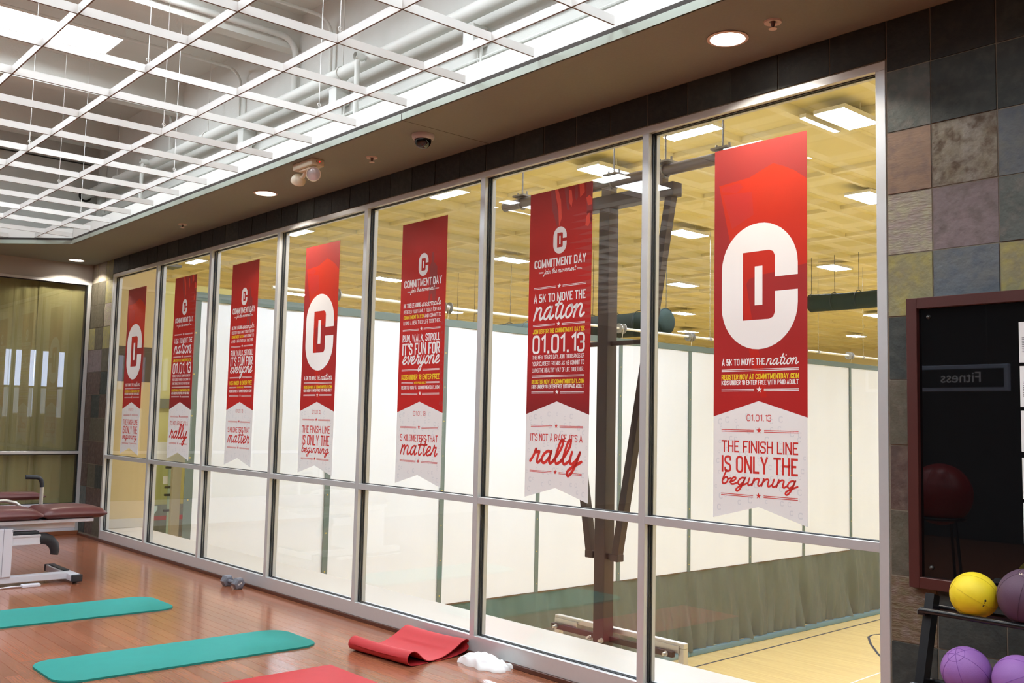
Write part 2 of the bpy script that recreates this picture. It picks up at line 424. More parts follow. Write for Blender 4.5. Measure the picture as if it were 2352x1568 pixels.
m1 = N.new('ShaderNodeMixShader'); m1.inputs[0].default_value = .35; m2 = N.new('ShaderNodeMixShader'); m2.inputs[0].default_value = .30
Lk.new(b.outputs[0], m1.inputs[1]); Lk.new(tl.outputs[0], m1.inputs[2]); Lk.new(m1.outputs[0], m2.inputs[1]); Lk.new(tr.outputs[0], m2.inputs[2]); Lk.new(m2.outputs[0], N['Material Output'].inputs[0])
y = -.06; ends = [-.06, -.64, -.95, -1.70, -2.3, -2.9, -3.5]
for i, (a, b_) in enumerate(zip(ends, ends[1:])):
    bm = nb(); n = 14
    for k in range(n):
        ya, yb_ = a+(b_-a)*k/n, a+(b_-a)*(k+1)/n
        xa, xb_ = XW-.10-.02*(i % 2)+.006*sin(k*1.1), XW-.10-.02*(i % 2)+.006*sin((k+1)*1.1)
        v = [bm.verts.new(q) for q in ((xa, ya, .3), (xb_, yb_, .3), (xb_, yb_, ZS-.2), (xa, ya, ZS-.2))]; bm.faces.new(v)
    o = finish(bm, 'roller_blind', M, None, 60, (XW-.1, (a+b_)/2, .3))
    tag(o, ['olive mesh shade panel beside the slate corner, rightmost behind the left window', 'narrow olive mesh shade panel between two seams behind the left window',
            'wide olive mesh shade panel at the picture edge behind the left window'][i] if i < 3 else 'olive mesh shade panel behind the far bay of the left window', 'shade', 'olive window shades')

# ------------------------------------------------------------------ the gym beyond the glass
ZG = -4.60; XC = -4.0; GX0, GX1, GY1, ZGC = -44.0, 16.0, 58.0, 7.25
bm = nb(); box(bm, GX0, GX1, .3, GY1, ZG-.2, ZG); GF = struct(finish(bm, 'floor_gym', GYMW))
def strip(pts, wd, z, M, name='court_line'):
    bm = nb(); pts = [Vector((p[0], p[1])) for p in pts]; A = []
    for i, p in enumerate(pts):
        t = (pts[min(i+1, len(pts)-1)]-pts[max(i-1, 0)]).normalized(); n = Vector((-t.y, t.x))*wd/2
        A.append((bm.verts.new((*(p+n), z)), bm.verts.new((*(p-n), z))))
    for a, b in zip(A, A[1:]): bm.faces.new((a[0], a[1], b[1], b[0]))
    return finish(bm, name, M, GF)
strip([(-2.75, 2), (-3.45, 27), (-3.7, 40)], .06, ZG+.002, LINEB)
strip([(2, 24.62), (-1.6, 24.55), (-2.25, 24.45), (-2.36, 24.1), (-2.28, 23.7), (-1.75, 22.85), (-.93, 21.76), (.3, 20.4), (2, 19.2)], .07, ZG+.003, LINEB)
strip([(.24, 8), (.2, 18.3), (.12, 19.8), (.1, 30)], .05, ZG+.004, LINEW)
strip([(.2, 18.3), (6, 17.2)], .05, ZG+.004, LINEW)
bm = nb(); box(bm, -.12, GX1, YB, .62, .02, .118, .004, 1); box(bm, -.12, GX1, .36, .60, ZG, .02)
struct(finish(bm, 'trim_4', LEDGE))
bm = nb(); box(bm, GX0, -.7-.3, .10, .36, ZG, 7.4); struct(finish(bm, 'wall_gym_near', CREAM))
bm = nb(); box(bm, -.22, -.12, .106, .72, 0, 7.2); struct(finish(bm, 'wall_return', TAN))
bm = nb(); box(bm, -.12, -.108, .106, .72, .118, .24, .003, 1); struct(finish(bm, 'baseboard_return', LEDGE))
bm = nb(); box(bm, -.12, -.114, .106, .72, 2.05, 2.52); struct(finish(bm, 'trim_5', BROWNB))
bm = nb(); box(bm, GX0, GX1, GY1, GY1+.2, ZG, 7.4); struct(finish(bm, 'wall_gym_far', CREAM))
bm = nb(); box(bm, GX0-.2, GX0, .3, GY1, ZG, 7.4); struct(finish(bm, 'wall_gym_left', CREAM))
bm = nb(); box(bm, GX1, GX1+.2, .1, GY1, ZG, 7.4); struct(finish(bm, 'wall_gym_right', CREAM))
bm = nb(); box(bm, GX0, GX1, .1055, GY1, ZGC, ZGC+.2); GC = struct(finish(bm, 'ceiling_gym', YCEIL))
bm = nb(); box(bm, -.5, .5, 0, 1, -.5, .5); me_j = bpy.data.meshes.new('roof_joist'); bmesh.ops.recalc_face_normals(bm, faces=bm.faces); bm.to_mesh(me_j); bm.free(); me_j.materials.append(YBEAM)
x = 3.68; xs = []
while x > GX0: xs.append(x); x -= 1.72
x = 3.68+1.72
while x < GX1: xs.append(x); x += 1.72
for i, x in enumerate(xs):
    d = .18 if i % 2 == 0 else .12
    obj_like('roof_joist', me_j, GC, (x, .3, ZGC-d/2), (.16 if i % 2 == 0 else .10, GY1-.3, d))
for y in [4.5+3.3*k for k in range(16)]:
    obj_like('roof_purlin', me_j, GC, ((GX0+GX1)/2, y, ZGC-.05), (GX1-GX0, .14, .10))
# ------------------------------------------------------------------ gym lamps
GEM = emit_mat('gym_lamp_diffuser', (.84, .96, 1.18, 1), L_GYM)
HOUS = mat('lamp_housing_white', srgb(232, 226, 206), .5)
def gym_lamp(x, y, lx, ly, z=7.0):
    t = thing('high_bay_light', (x, y, z), None, 'light', 'panel lights hanging under the gym ceiling')
    bm = nb(); box(bm, x-lx/2, x+lx/2, y-ly/2, y+ly/2, z+.004, z+.07)
    box(bm, x-lx/2, x-lx/2+.015, y-ly/2, y+ly/2, z-.012, z+.004); box(bm, x+lx/2-.015, x+lx/2, y-ly/2, y+ly/2, z-.012, z+.004)
    finish(bm, 'housing', HOUS, t)
    bm = nb(); box(bm, x-lx/2+.02, x+lx/2-.02, y-ly/2+.02, y+ly/2-.02, z-.006, z+.003); finish(bm, 'diffuser', GEM, t)
    for sx in (-1, 1):
        bm = nb(); tube(bm, [(x+sx*lx*.4, y, z+.07), (x+sx*lx*.4, y, ZGC-.01)], .006, 5); finish(bm, 'hanger', HOUS, t)
    return t
lamps = [(-1.04, 10.58, .66, 1.2, 'panel light right above the basketball backstop behind the second glass pane from the right'),
         (4.41, 10.81, .6, 1.2, 'large panel light in the top right corner of the gym ceiling'),
         (3.90, 10.8, .13, 1.15, 'narrow strip light beside the large panel light at the top right'),
         (2.15, 9.43, 1.15, .34, 'slim panel light at the top left of the rightmost pane'),
         (-4.95, 9.36, 1.15, .34, 'slim panel light at the top of the pane holding the third banner from the right'),
         (-11.9, 9.3, 1.15, .34, 'slim panel light at the top of the middle pane'),
         (-19.4, 9.47, 1.15, .34, 'slim panel light at the top of the second pane from the left'),
         (-11.1, 16.75, .66, 1.2, 'panel light just left of the second banner from the right'),
         (-4.04, 17.1, .66, 1.2, 'broad panel light just left of the rightmost banner'),
         (-10.4, 24.9, .66, 1.2, 'panel light below the broad one left of the rightmost banner'),
         (-4.03, 24.9, .66, 1.2, 'panel light to the right of the large white logo on the rightmost banner'),
         (-16.4, 32.4, .66, 1.2, 'small far panel light left of the rightmost banner, above the smallest one'),
         (-21.9, 39.8, .66, 1.2, 'smallest far panel light left of the rightmost banner'),
         (-18.1, 16.6, .66, 1.2, 'panel light just left of the third banner from the right'),
         (-25.0, 16.4, .66, 1.2, 'panel light just left of the middle banner'),
         (-38.9, 16.3, .66, 1.2, 'panel light beside the second banner from the left'),
         (1.77, 16.5, .66, 1.2, 'panel light cut by the right jamb of the glass wall'),
         (-15.7, 47.3, .66, 1.2, 'far panel light low beside the right jamb above the curtain'),
         (-9.8, 38.5, .66, 1.2, 'small panel light at the right jamb under the hoisted green net roll')]
for x, y, lx, ly, lab in lamps:
    t = gym_lamp(x, y, lx, ly, 6.93 if lx > 1 else 7.0); t['label'] = lab
for x, y in ((-.5, 4.5), (6.5, 4.5), (11.5, 4.5)):  # unseen lamps added to brighten the near end of the curtain
    t = gym_lamp(x, y, .66, 1.2); t['label'] = 'unseen panel light added above the glass wall head to brighten the curtain'
have = [(l[0], l[1]) for l in lamps]
for x in (8.8, 11.5, 4.6, -1.5):  # unseen repeats of the panel lights, added because the gym needs their light
    for y in (17, 25, 33, 41):
        if min((x-a)**2+(y-b)**2 for a, b in have) > 9:
            t = gym_lamp(x, y, .66, 1.2); t['label'] = 'unseen panel light added above the glass wall head to brighten the curtain'
for x, y in ((-4, 33), (-11, 33), (-18, 25), (-25, 25), (-32, 16.5), (-25, 9.4), (-32, 25)):
    t = gym_lamp(x, y, .66, 1.2); t['label'] = 'panel light of the gym ceiling screened by banners and mullions'

# ------------------------------------------------------------------ gym divider curtain
CUR = mat('cream_vinyl', srgb(228, 230, 233), .55, noise=(.8, .4, srgb(220, 221, 221)))
GRN = mat('green_mesh_vinyl', srgb(86, 95, 86), .55, noise=(2, .6, srgb(74, 82, 74), (1, 1, .4)), bump=(300, .15))
GRB = mat('green_border_vinyl', srgb(92, 106, 100), .6)
HEM = mat('blue_grey_hem', srgb(92, 124, 132), .6)
ZB, ZT = -2.34, 3.70
cur = thing('divider_curtain', (XC, 2.9, ZG), 'tall cream and green divider curtain running back across the gym', 'curtain')
SY = [2.92+2.855*i for i in range(11)]
def fold(y, z, low):
    ph = (y-2.92)/2.855; f = abs(((ph+.5) % 1)-.5)       # distance to a seam
    if not low: return .012*sin(y*5.1)+.006*sin(y*13+z)
    d = (ZB-z)/(ZB-ZG)
    return .05*sin(y*4.3+1.3*z)+.03*sin(y*17+2.2*sin(z*2))*(.3+d)+.17*d*math.exp(-(f*2.855/.35)**2)*sin(y*9+2*z)+.035*d*sin(y*11-z*1.7)
for a, b in zip(SY, SY[1:]):
    for low, z0, z1, M, nm in ((0, ZB, ZT, CUR, 'upper_panel'), (1, ZG+.14, ZB, GRN, 'lower_panel')):
        bm = nb(); ny, nz = (16 if not low else 48), (6 if not low else 10); g = []
        for i in range(ny+1):
            y = a+(b-a)*i/ny
            g.append([bm.verts.new((XC+fold(y, z0+(z1-z0)*j/nz, low), y, z0+(z1-z0)*j/nz)) for j in range(nz+1)])
        for i in range(ny):
            for j in range(nz): bm.faces.new((g[i][j], g[i+1][j], g[i+1][j+1], g[i][j+1]))
        finish(bm, nm, M, cur, 60)
    bm = nb(); box(bm, XC-.03, XC+.10, a, b, ZG+.002, ZG+.15, .02, 2); finish(bm, 'hem', HEM, cur, 40)
for i, y in enumerate(SY):
    bm = nb(); wd = .12 if i else .16
    box(bm, XC+.012, XC+.022, y-wd/2, y+wd/2, ZB, ZT); s = finish(bm, 'seam_strap', GRB, cur)
    bm = nb()
    for k in range(8): lathe(bm, [(0, .004), (.014, .003), (.016, 0)], (XC+.022, y, ZB+.2+k*.75), (1, 0, 0), 8)
    o = finish(bm, 'grommets', mat('brass_grommet', srgb(190, 170, 90), .4, .6), s); o['kind'] = 'stuff'
bm = nb(); box(bm, XC-.02, XC+.03, SY[0]-.05, SY[-1], ZT, ZT+.16, .006, 1); finish(bm, 'top_border', GRB, cur)
bm = nb(); box(bm, XC+.004, XC+.02, SY[0]-.02, SY[-1], ZB-.012, ZB+.012); finish(bm, 'brown_binding', mat('binding_brown', srgb(92, 70, 46), .7), cur)
hst = thing('curtain_hoist_tube', (XC, 3, 4.1), 'pale hoist tube with cable drums hung along the top of the divider curtain', 'hoist')
bm = nb(); tube(bm, [(XC, 4.4, 4.11), (XC, 33, 4.11)], .035, 10); finish(bm, 'shaft', HOUS, hst, 40)
DR = mat('drum_grey', srgb(150, 146, 138), .4, .6)
for y in SY[1:]:
    bm = nb(); lathe(bm, [(.03, -.09), (.13, -.09), (.13, -.075), (.075, -.07), (.075, .07), (.13, .075), (.13, .09), (.03, .09)], (XC, y, 4.11), (0, 1, 0), 20); d = finish(bm, 'cable_drum', DR, hst, 35)
    bm = nb(); tube(bm, [(XC+.075, y+.02, 4.11), (XC+.02, y+.02, ZT+.14)], .006, 5); finish(bm, 'lift_cable', HOUS, d)
    bm = nb(); tube(bm, [(XC, y+.9, 4.14), (XC, y+.9, ZGC-.02)], .006, 5); box(bm, XC-.05, XC+.05, y+.86, y+.94, 4.06, 4.16, .01, 1); finish(bm, 'bearing_hanger', DR, hst)
# rolled up nets
DG = mat('dark_green_net', srgb(22, 40, 30), .85, noise=(7, .6, srgb(15, 29, 22), (4, 1, 1)), bump=(30, .4, (6, 1, 1)))
def net_roll(x0, x1, y, z, r, label):
    t = thing('rolled_net', (x0, y, z), label, 'net'); n = 20; bm = nb(); K = 24
    pts = [(x0+(x1-x0)*i/K, y, z-.03*sin(pi*((i*3/K) % 1))) for i in range(K+1)]
    rr = [r*(1-.06*sin(pi*((i*3/K) % 1))) for i in range(K+1)]
    tube(bm, [(x1+.10, y, z), (x1+.07, y, z)]+pts[::-1], [r*.55, r*.85]+rr[::-1], n); finish(bm, 'net_bundle', DG, t, 50)
    for i in range(0, K+1, 2):
        x = pts[i][0]; bm = nb(); tube(bm, arc_pts((y, z), 0, 2*pi, r*1.01, 18, 'yz', x)[:-1], .012, 5, closed=True); tube(bm, [(x, y, z+r), (x, y, ZGC-.19)], .008, 5); finish(bm, 'tie_strap', mat('strap_black', srgb(30, 36, 34), .7), t, 40)
    return t
net_roll(-17, -5.2, 17.6, 4.65, .385, 'dark green net roll with a rounded end hoisted behind the second pane from the right')
net_roll(-3.75, 6.0, 23.0, 5.60, .28, 'dark green net roll hoisted at the right jamb of the glass wall')

# ------------------------------------------------------------------ basketball backstop seen from behind
MAR = mat('maroon_steel', srgb(50, 35, 35), .42, 0, .5, noise=(3, .5, srgb(42, 29, 29)))
GRYS = mat('grey_brown_pipe', srgb(98, 88, 84), .35, .3)
SILV = mat('brushed_silver', srgb(206, 204, 198), .35, .7)
bk = thing('basketball_backstop', (5.53, 3.6, -1.6), 'maroon steel basketball backstop mast hanging in front of the divider curtain', 'backstop')
xc, yb = 5.53, 3.6
bm = nb(); tube(bm, [(3.72, yb, 4.36), (7.40, yb, 4.36)], .062, 16); finish(bm, 'support_pipe', GRYS, bk, 40)
for x in (4.05, 5.6, 6.35, 7.1):
    bm = nb(); tube(bm, arc_pts((yb, 4.36), 0, 2*pi, .075, 16, 'yz', x)[:-1], .012, 6, closed=True)
    box(bm, x-.10, x+.10, yb-.08, yb+.08, 4.435, 4.455); tube(bm, [(x, yb, 4.45), (x, yb, ZGC)], .010, 6)
    tube(bm, [(x+.08, yb, 4.455), (x+.08, yb, 4.50)], .012, 6); tube(bm, [(x-.08, yb, 4.455), (x-.08, yb, 4.50)], .012, 6)
    finish(bm, 'pipe_clamp', mat('clamp_grey', srgb(128, 122, 116), .4, .5), bk, 40)
bm = nb(); box(bm, 4.50, 6.52, yb-.08, yb+.07, 4.055, 4.205, .008, 2); finish(bm, 'top_beam', MAR, bk)
for x in (4.78, 5.53, 6.28):
    bm = nb(); box(bm, x-.07, x+.07, yb-.05, yb+.05, 4.205, 4.31); finish(bm, 'beam_saddle', GRYS, bk)
bm = nb(); box(bm, xc-.078, xc+.078, yb-.078, yb+.078, -.80, 4.055, .006, 2); mast = finish(bm, 'mast', MAR, bk)
for s in (-1, 1):
    bm = nb(); beam(bm, (xc+s*.90, yb, 4.06), (xc+s*.19, yb, .18), .09, .09); box(bm, xc+s*.19-.06, xc+s*.19+.06, yb-.05, yb+.05, .14, .22, .006, 1); finish(bm, 'brace', MAR, bk)
    bm = nb(); box(bm, xc+min(0, s*.17), xc+max(0, s*.17), yb-.03, yb+.03, .15, .21); finish(bm, 'brace_foot', MAR, bk)
    bm = nb(); box(bm, min(xc+s*.07, xc+s*.61), max(xc+s*.07, xc+s*.61), yb-.025, yb+.025, 2.50, 2.55, .004, 1); finish(bm, 'strut', MAR, bk)
bm = nb(); box(bm, 4.69, 6.48, yb+.02, yb+.07, -.745, -.685, .004, 1); bar = finish(bm, 'cross_bar', MAR, bk)
for x in (4.77, 6.40, xc-.12, xc+.06):
    bm = nb(); lathe(bm, [(0, .05), (.016, .05), (.016, .012), (.028, .012), (.028, 0)], (x, yb+.02 if abs(x-xc) > .3 else yb-.08, -.715), (0, -1, 0), 8); finish(bm, 'bolt', SILV, bar, 30)
bm = nb(); box(bm, xc-.19, xc+.13, yb-.11, yb-.08, -.80, -.775); box(bm, xc-.11, xc+.11, yb-.09, yb+.09, -1.3, -.80); finish(bm, 'mount_plate', MAR, bk)
bm = nb(); y0, y1 = yb+.09, yb+.16
box(bm, 4.68, 6.575, y0, y1, -.655, -.60, .004, 1); box(bm, 4.68, 4.75, y0, y1, -1.67, -.655); box(bm, 6.505, 6.575, y0, y1, -1.67, -.655); box(bm, 4.68, 6.575, y0, y1, -1.72, -1.66)
finish(bm, 'board_frame', SILV, bk)
bm = nb(); box(bm, 4.75, 6.505, yb+.11, yb+.125, -1.66, -.655); finish(bm, 'backboard_glass', PANE, bk)
for xa, xb_ in ((4.70, 5.05), (6.20, 6.52)):
    bm = nb(); box(bm, xa, xb_, yb+.07, yb+.088, -.70, -.63); finish(bm, 'corner_plate', SILV, bk)

# ------------------------------------------------------------------ racquet court front seen through the second pane from the left
XQ = -4.6
bm = nb(); box(bm, -7.2, -7.1, .36, 5.2, ZG, 4.4); struct(finish(bm, 'wall_court', mat('court_wall_yellow', srgb(216, 202, 126), .7)))
bm = nb(); box(bm, -7.1, -7.09, .36, 5.2, -.92, -.24); cw = struct(finish(bm, 'trim_6', mat('court_wainscot_grey', srgb(140, 138, 128), .7)))
bm = nb(); box(bm, -7.09, -7.085, .36, 5.2, -.56, -.47); struct(finish(bm, 'trim_7', mat('court_red_line', srgb(206, 52, 38), .5)))
bm = nb(); box(bm, -7.1, -7.0, .36, 5.2, 1.75, 1.95); struct(finish(bm, 'trim_8', mat('court_band_grey', srgb(120, 114, 86), .7)))
bm = nb(); box(bm, XQ-.06, XQ+.06, .4, 4.6, .75, 1.12); struct(finish(bm, 'trim_9', WHITE))
bm = nb(); box(bm, XQ-.06, XQ+.05, 2.86, 3.02, -1.2, .76); struct(finish(bm, 'trim_10', mat('court_post_cream', srgb(216, 206, 186), .6)))
bm = nb(); box(bm, XQ-2.5, XQ+.3, .4, 4.6, -1.3, -1.2); struct(finish(bm, 'floor_court', LEDGE))
dr = thing('glass_court_door', (XQ, 2.6, -1.2), 'frameless glass racquet court door with dark hinges behind the second banner from the left', 'door')
bm = nb(); box(bm, XQ-.006, XQ+.006, 2.0, 2.80, -1.19, .74); finish(bm, 'door_pane', glass_mat('door_pane', (.90, .97, .94, 1), 1.2), dr)
bm = nb(); box(bm, XQ-.008, XQ+.008, 2.80, 2.84, -1.19, .74); finish(bm, 'glass_edge', mat('green_glass_edge', srgb(196, 220, 208), .3), dr)
for z in (.66, .30, .16, -.12):
    bm = nb(); box(bm, XQ-.02, XQ+.025, 2.74, 2.84, z-.02, z+.02, .004, 1); finish(bm, 'hinge', mat('hinge_black', srgb(34, 32, 28), .5), dr)
bm = nb(); prism(bm, [(2.44, -.03), (2.44, -.10), (2.53, -.22), (2.62, -.10), (2.62, -.03)], XQ+.0075, XQ+.010, 'x'); finish(bm, 'shield_decal', mat('decal_aqua', srgb(190, 216, 214), .5), dr)
bm = nb(); box(bm, XQ+.0075, XQ+.010, 2.70, 2.79, .36, .50); finish(bm, 'paper_notice', WHITE, dr)
un = thing('ceiling_projector', (-4.1, 2.4, 4.3), 'grey projector unit hanging high beside the second banner from the left', 'projector')
bm = nb(); box(bm, -4.25, -3.95, 2.18, 2.52, 4.30, 4.42, .02, 2); finish(bm, 'casing', DR, un, 40)
bm = nb(); box(bm, -4.3, -3.9, 2.16, 2.56, 4.25, 4.29); tube(bm, [(-4.1, 2.3, 4.42), (-4.1, 2.3, ZGC)], .02, 6); finish(bm, 'bracket', mat('bracket_dark', srgb(84, 80, 72), .5), un)
# ------------------------------------------------------------------ open ceiling grid
ZGR = 3.70; GH = .052
GW = mat('grid_white', srgb(240, 239, 235), .45)
GE = mat('grid_edge_brown', srgb(120, 96, 78), .6)
grid = thing('open_ceiling_grid', (7.768, -1.095, ZGR), 'white open square ceiling grid hung over the exercise floor', 'ceiling grid')
gx = [7.768+.6215*k for k in range(-13, 13)]; gy = [-1.095-.594*j for j in range(0, 14)]
def xlim(y):        # the chamfered corner cuts the left ends
    return max(XW, c0[0]-(ys-y)) if y < ys else c0[0]
def ylim(x): return ys if x > c0[0] else ys-(c0[0]-x)
for y in gy:
    bm = nb(); box(bm, max(XW+.02, xlim(y)+.02), XR-.1, y-.0035, y+.0035, ZGR+.002, ZGR+GH); o = finish(bm, 'runner', GW, grid)
    bm = nb(); box(bm, max(XW+.02, xlim(y)+.02), XR-.1, y-.004, y+.004, ZGR, ZGR+.002); finish(bm, 'bottom_edge', GE, o)
for x in gx:
    y1 = min(-.78, ylim(x)-.02)
    bm = nb(); box(bm, x-.0035, x+.0035, gy[-1]-.3, y1, ZGR+.002, ZGR+GH-.001); o = finish(bm, 'cross_blade', GW, grid)
    bm = nb(); box(bm, x-.004, x+.004, gy[-1]-.3, y1, ZGR, ZGR+.002); finish(bm, 'bottom_edge', GE, o)
for i in range(0, len(gx), 2):
    for j in range(0, 7):
        if (i//2+j) % 2: continue
        x, y = gx[i], gy[j]
        if y > ylim(x): continue
        bm = nb(); tube(bm, [(x+.01, y+.006, ZGR+GH-.01), (x+.012, y+.006, ZC)], .0028, 5); tube(bm, arc_pts((y+.006, ZGR+GH+.03), 0, 2*pi, .012, 8, 'yz', x+.01)[:-1], .0025, 4, closed=True)
        finish(bm, 'hanger_wire', GW, grid)
# panel lights above the grid
REM = emit_mat('room_lamp_diffuser', (.88, .98, 1.05, 1), L_ROOM)
def room_lamp(x, y, z=5.32):
    t = thing('ceiling_panel_light', (x, y, z), None, 'light', 'panel lights above the open grid')
    bm = nb(); box(bm, x-.32, x+.32, y-.62, y+.62, z+.006, z+.12, .006, 1); finish(bm, 'housing', WHITE, t)
    bm = nb(); box(bm, x-.30, x+.30, y-.60, y+.60, z, z+.006, .0, 1); finish(bm, 'diffuser', REM, t)
    return t
t = room_lamp(3.08, -1.75); t['label'] = 'bright panel light seen through the grid at the top left corner'
for x in (.6, 3.08, 5.56, 8.04, 10.52, 13.0, 15.5):
    for y in (-1.75, -4.2, -6.6):
        if (x, y) not in ((3.08, -1.75), (.6, -1.75)): t = room_lamp(x, y); t['label'] = 'panel light above the grid outside the picture'
# pipework on the wall above the soffit
sp = thing('sprinkler_pipe', (3, -.16, 4.57), 'thick white sprinkler pipe running along the wall above the ceiling grid', 'pipe')
bm = nb(); tube(bm, [(XW, -.16, 4.57), (XR, -.16, 4.57)], .058, 16); finish(bm, 'main_pipe', PIPEP, sp, 40)
bm = nb(); lathe(bm, [(.058, -.004), (.085, -.004), (.085, .004), (.058, .004)], (XW+.006, -.16, 4.57), (1, 0, 0), 20); finish(bm, 'hole_ring', mat('hole_shade_dark', srgb(50, 46, 40), .7), sp)  # dark ring stands for the shade in the hole around the pipe
for x in (6.35, 1.72, 10.4):
    bm = nb(); tube(bm, [(x, -.16, 4.57), (x, -.26, 4.57), (x, -.285, 4.56), (x, -.295, 4.52), (x, -.295, 3.70)], .022, 10); o = finish(bm, 'drop', PIPEP, sp, 50)
    bm = nb(); lathe(bm, [(.03, -.04), (.034, -.03), (.034, .03), (.03, .04)], (x, -.28, 4.565), (0, 1, 0), 14); finish(bm, 'elbow_fitting', PIPEP, o, 40)
for x in (.5, 3.2, 5.9, 8.6, 11.3):
    bm = nb(); tube(bm, arc_pts((-.16, 4.57), 0, 2*pi, .064, 16, 'yz', x)[:-1], .006, 5, closed=True); tube(bm, [(x, -.16, 4.63), (x, -.16, ZC)], .006, 5); finish(bm, 'pipe_hanger', PIPEP, sp)
lo = thing('conduit_run', (3, -.04, 4.42), 'thin white conduit with boxes low on the wall above the grid', 'conduit')
bm = nb(); tube(bm, [(XW+.36, -.03, 4.40), (XR, -.03, 4.40)], .014, 8); finish(bm, 'conduit', PIPEP, lo, 40)
bm = nb(); tube(bm, [(XW+.36, -.03, 4.27), (XR, -.03, 4.27)], .014, 8); finish(bm, 'conduit', PIPEP, lo, 40)
for x, lab in ((3.95, 0), (5.72, 1), (7.6, 2), (9.4, 3)):
    bm = nb(); box(bm, x-.06, x+.06, -.145, -.004, 4.36, 4.50, .004, 1); finish(bm, 'junction_box', PIPEP, lo)
    bm = nb(); tube(bm, [(x+.03, -.04, 4.36), (x+.03, -.04, 3.66)], .012, 6); finish(bm, 'box_drop', PIPEP, lo)
    bm = nb(); tube(bm, [(x-.02, -.03, 4.36), (x-.02, -.03, 3.66)], .010, 6); finish(bm, 'box_drop', PIPEP, lo)
for i, (x, r, lab) in enumerate(((4.87, .030, 'thick bent conduit dropping from the deck in the middle of the grid view'), (3.72, .016, 'thin bent conduit dropping from the deck left of the thick one'),
                                 (1.92, .016, 'farthest bent conduit dropping from the deck'), (5.52, .016, 'thin bent conduit dropping from the deck right of the thick one'))):
    bm = nb(); R = .16
    pts = [(x, -3.6, 5.20), (x, -.06-R, 5.20)] + arc_pts((-.06-R, 5.20-R), pi/2, 0, R, 8, 'yz', x)[1:] + [(x, -.06, 4.62)]
    tube(bm, pts, r, 10); tag(finish(bm, 'bent_conduit', PIPEP, None, 50, (x, -.06, 4.62)), lab, 'conduit', 'bent conduits under the deck')
wc = thing('corner_riser', (XW+.05, -.03, 4), 'dark cable and painted riser in the far corner above the grid', 'pipe')
bm = nb(); tube(bm, [(XW+.12, -.03, 3.7), (XW+.12, -.03, 5.0), (XW+.02, -.1, 5.0), (XW+.02, -3, 5.0)], .009, 6); finish(bm, 'cable', mat('cable_dark', srgb(60, 56, 50), .7), wc)
bm = nb(); box(bm, XW+.17, XW+.35, -.055, -.004, 3.7, 5.3); finish(bm, 'riser_cover', CONC, wc)

# ------------------------------------------------------------------ soffit fittings
DLE = emit_mat('downlight_lamp', (1, .93, .82, 1), 14)
REFL = mat('downlight_reflector', srgb(240, 238, 232), .25, .3)
def downlight(x, y, label, power=L_SPOT):
    t = thing('recessed_downlight', (x, y, ZS), label, 'downlight', 'round downlights in the soffit')
    bm = nb(); lathe(bm, [(.088, .0), (.105, .0), (.107, -.006), (.090, -.008), (.088, .0), (.085, .03), (.07, .029)], (x, y, ZS), (0, 0, 1), 32); finish(bm, 'trim_ring', mat('ring_pinkish_white', srgb(226, 206, 196), .4), t, 40)
    bm = nb(); lathe(bm, [(0, -.0015), (.087, -.0015)], (x, y, ZS), (0, 0, 1), 32); finish(bm, 'lamp_face', DLE, t)
    ld = bpy.data.lights.new('downlight_spot', 'SPOT'); ld.energy = power; ld.spot_size = radians(132); ld.spot_blend = .12; ld.shadow_soft_size = .05; ld.color = (1, .92, .78)
    lo_ = bpy.data.objects.new('downlight_spot', ld); COL.objects.link(lo_); lo_.parent = t; lo_.location = (0, 0, -.02)
    return t
downlight(10.05, -.37, 'large round downlight in the soffit at the top right')
downlight(5.05, -.395, 'round downlight in the soffit beside the twin emergency lamps')
downlight(-.36, -.32, 'small round downlight in the far left corner of the soffit')
downlight(14.8, -.37, 'round downlight in the soffit right of the picture')
PKW = mat('sprinkler_pinkish_white', srgb(222, 204, 198), .4)
for x, y, lab in ((10.33, -.383, 'nearest sprinkler head beside the large downlight'), (6.76, -.387, 'sprinkler head between the dome camera and the emergency lamps'), (3.07, -.33, 'farthest sprinkler head near the left end of the soffit')):
    t = thing('fire_sprinkler', (x, y, ZS), lab, 'sprinkler', 'sprinkler heads in the soffit')
    bm = nb(); lathe(bm, [(.018, -.002), (.030, -.008), (.042, -.008), (.045, 0), (.03, 0)], (x, y, ZS), (0, 0, 1), 24); finish(bm, 'escutcheon', PKW, t, 40)
    bm = nb(); lathe(bm, [(0, 0), (.011, 0), (.010, -.02), (.006, -.028), (.006, -.035), (0, -.035)], (x, y, ZS), (0, 0, 1), 12); finish(bm, 'stem', mat('sprinkler_dark', srgb(120, 100, 94), .4, .4), t, 40)
    bm = nb(); lathe(bm, [(0, -.036), (.019, -.036), (.021, -.039), (0, -.040)], (x, y, ZS), (0, 0, 1), 16); finish(bm, 'deflector', PKW, t, 40)
t = thing('dome_camera', (7.52, -.459, ZS), 'black dome security camera with a grey mount under the soffit', 'camera')
c = (7.52, -.459, ZS)
bm = nb(); lathe(bm, [(0, 0), (.080, 0), (.080, -.012), (.077, -.026), (.068, -.034), (.062, -.036), (.058, -.030)], c, (0, 0, 1), 36); finish(bm, 'mount', mat('camera_grey', srgb(206, 204, 212), .4, .0), t, 40)
bm = nb(); lathe(bm, [(.060, -.034), (.0595, -.046), (.056, -.060), (.047, -.077), (.033, -.089), (.016, -.0955), (0, -.097)], c, (0, 0, 1), 36); finish(bm, 'dome', mat('smoked_dome', (.006, .006, .008, 1), .06, 0, .7), t, 60)
for a in (.6, 2.7, 4.8):
    bm = nb(); lathe(bm, [(0, -.0005), (.004, 0)], (c[0]+.0715*cos(a), c[1]+.0715*sin(a), ZS-.0335), (0, 0, -1), 8); finish(bm, 'screw', GASK, t)
EML = mat('aged_ivory_plastic', srgb(226, 212, 186), .45)
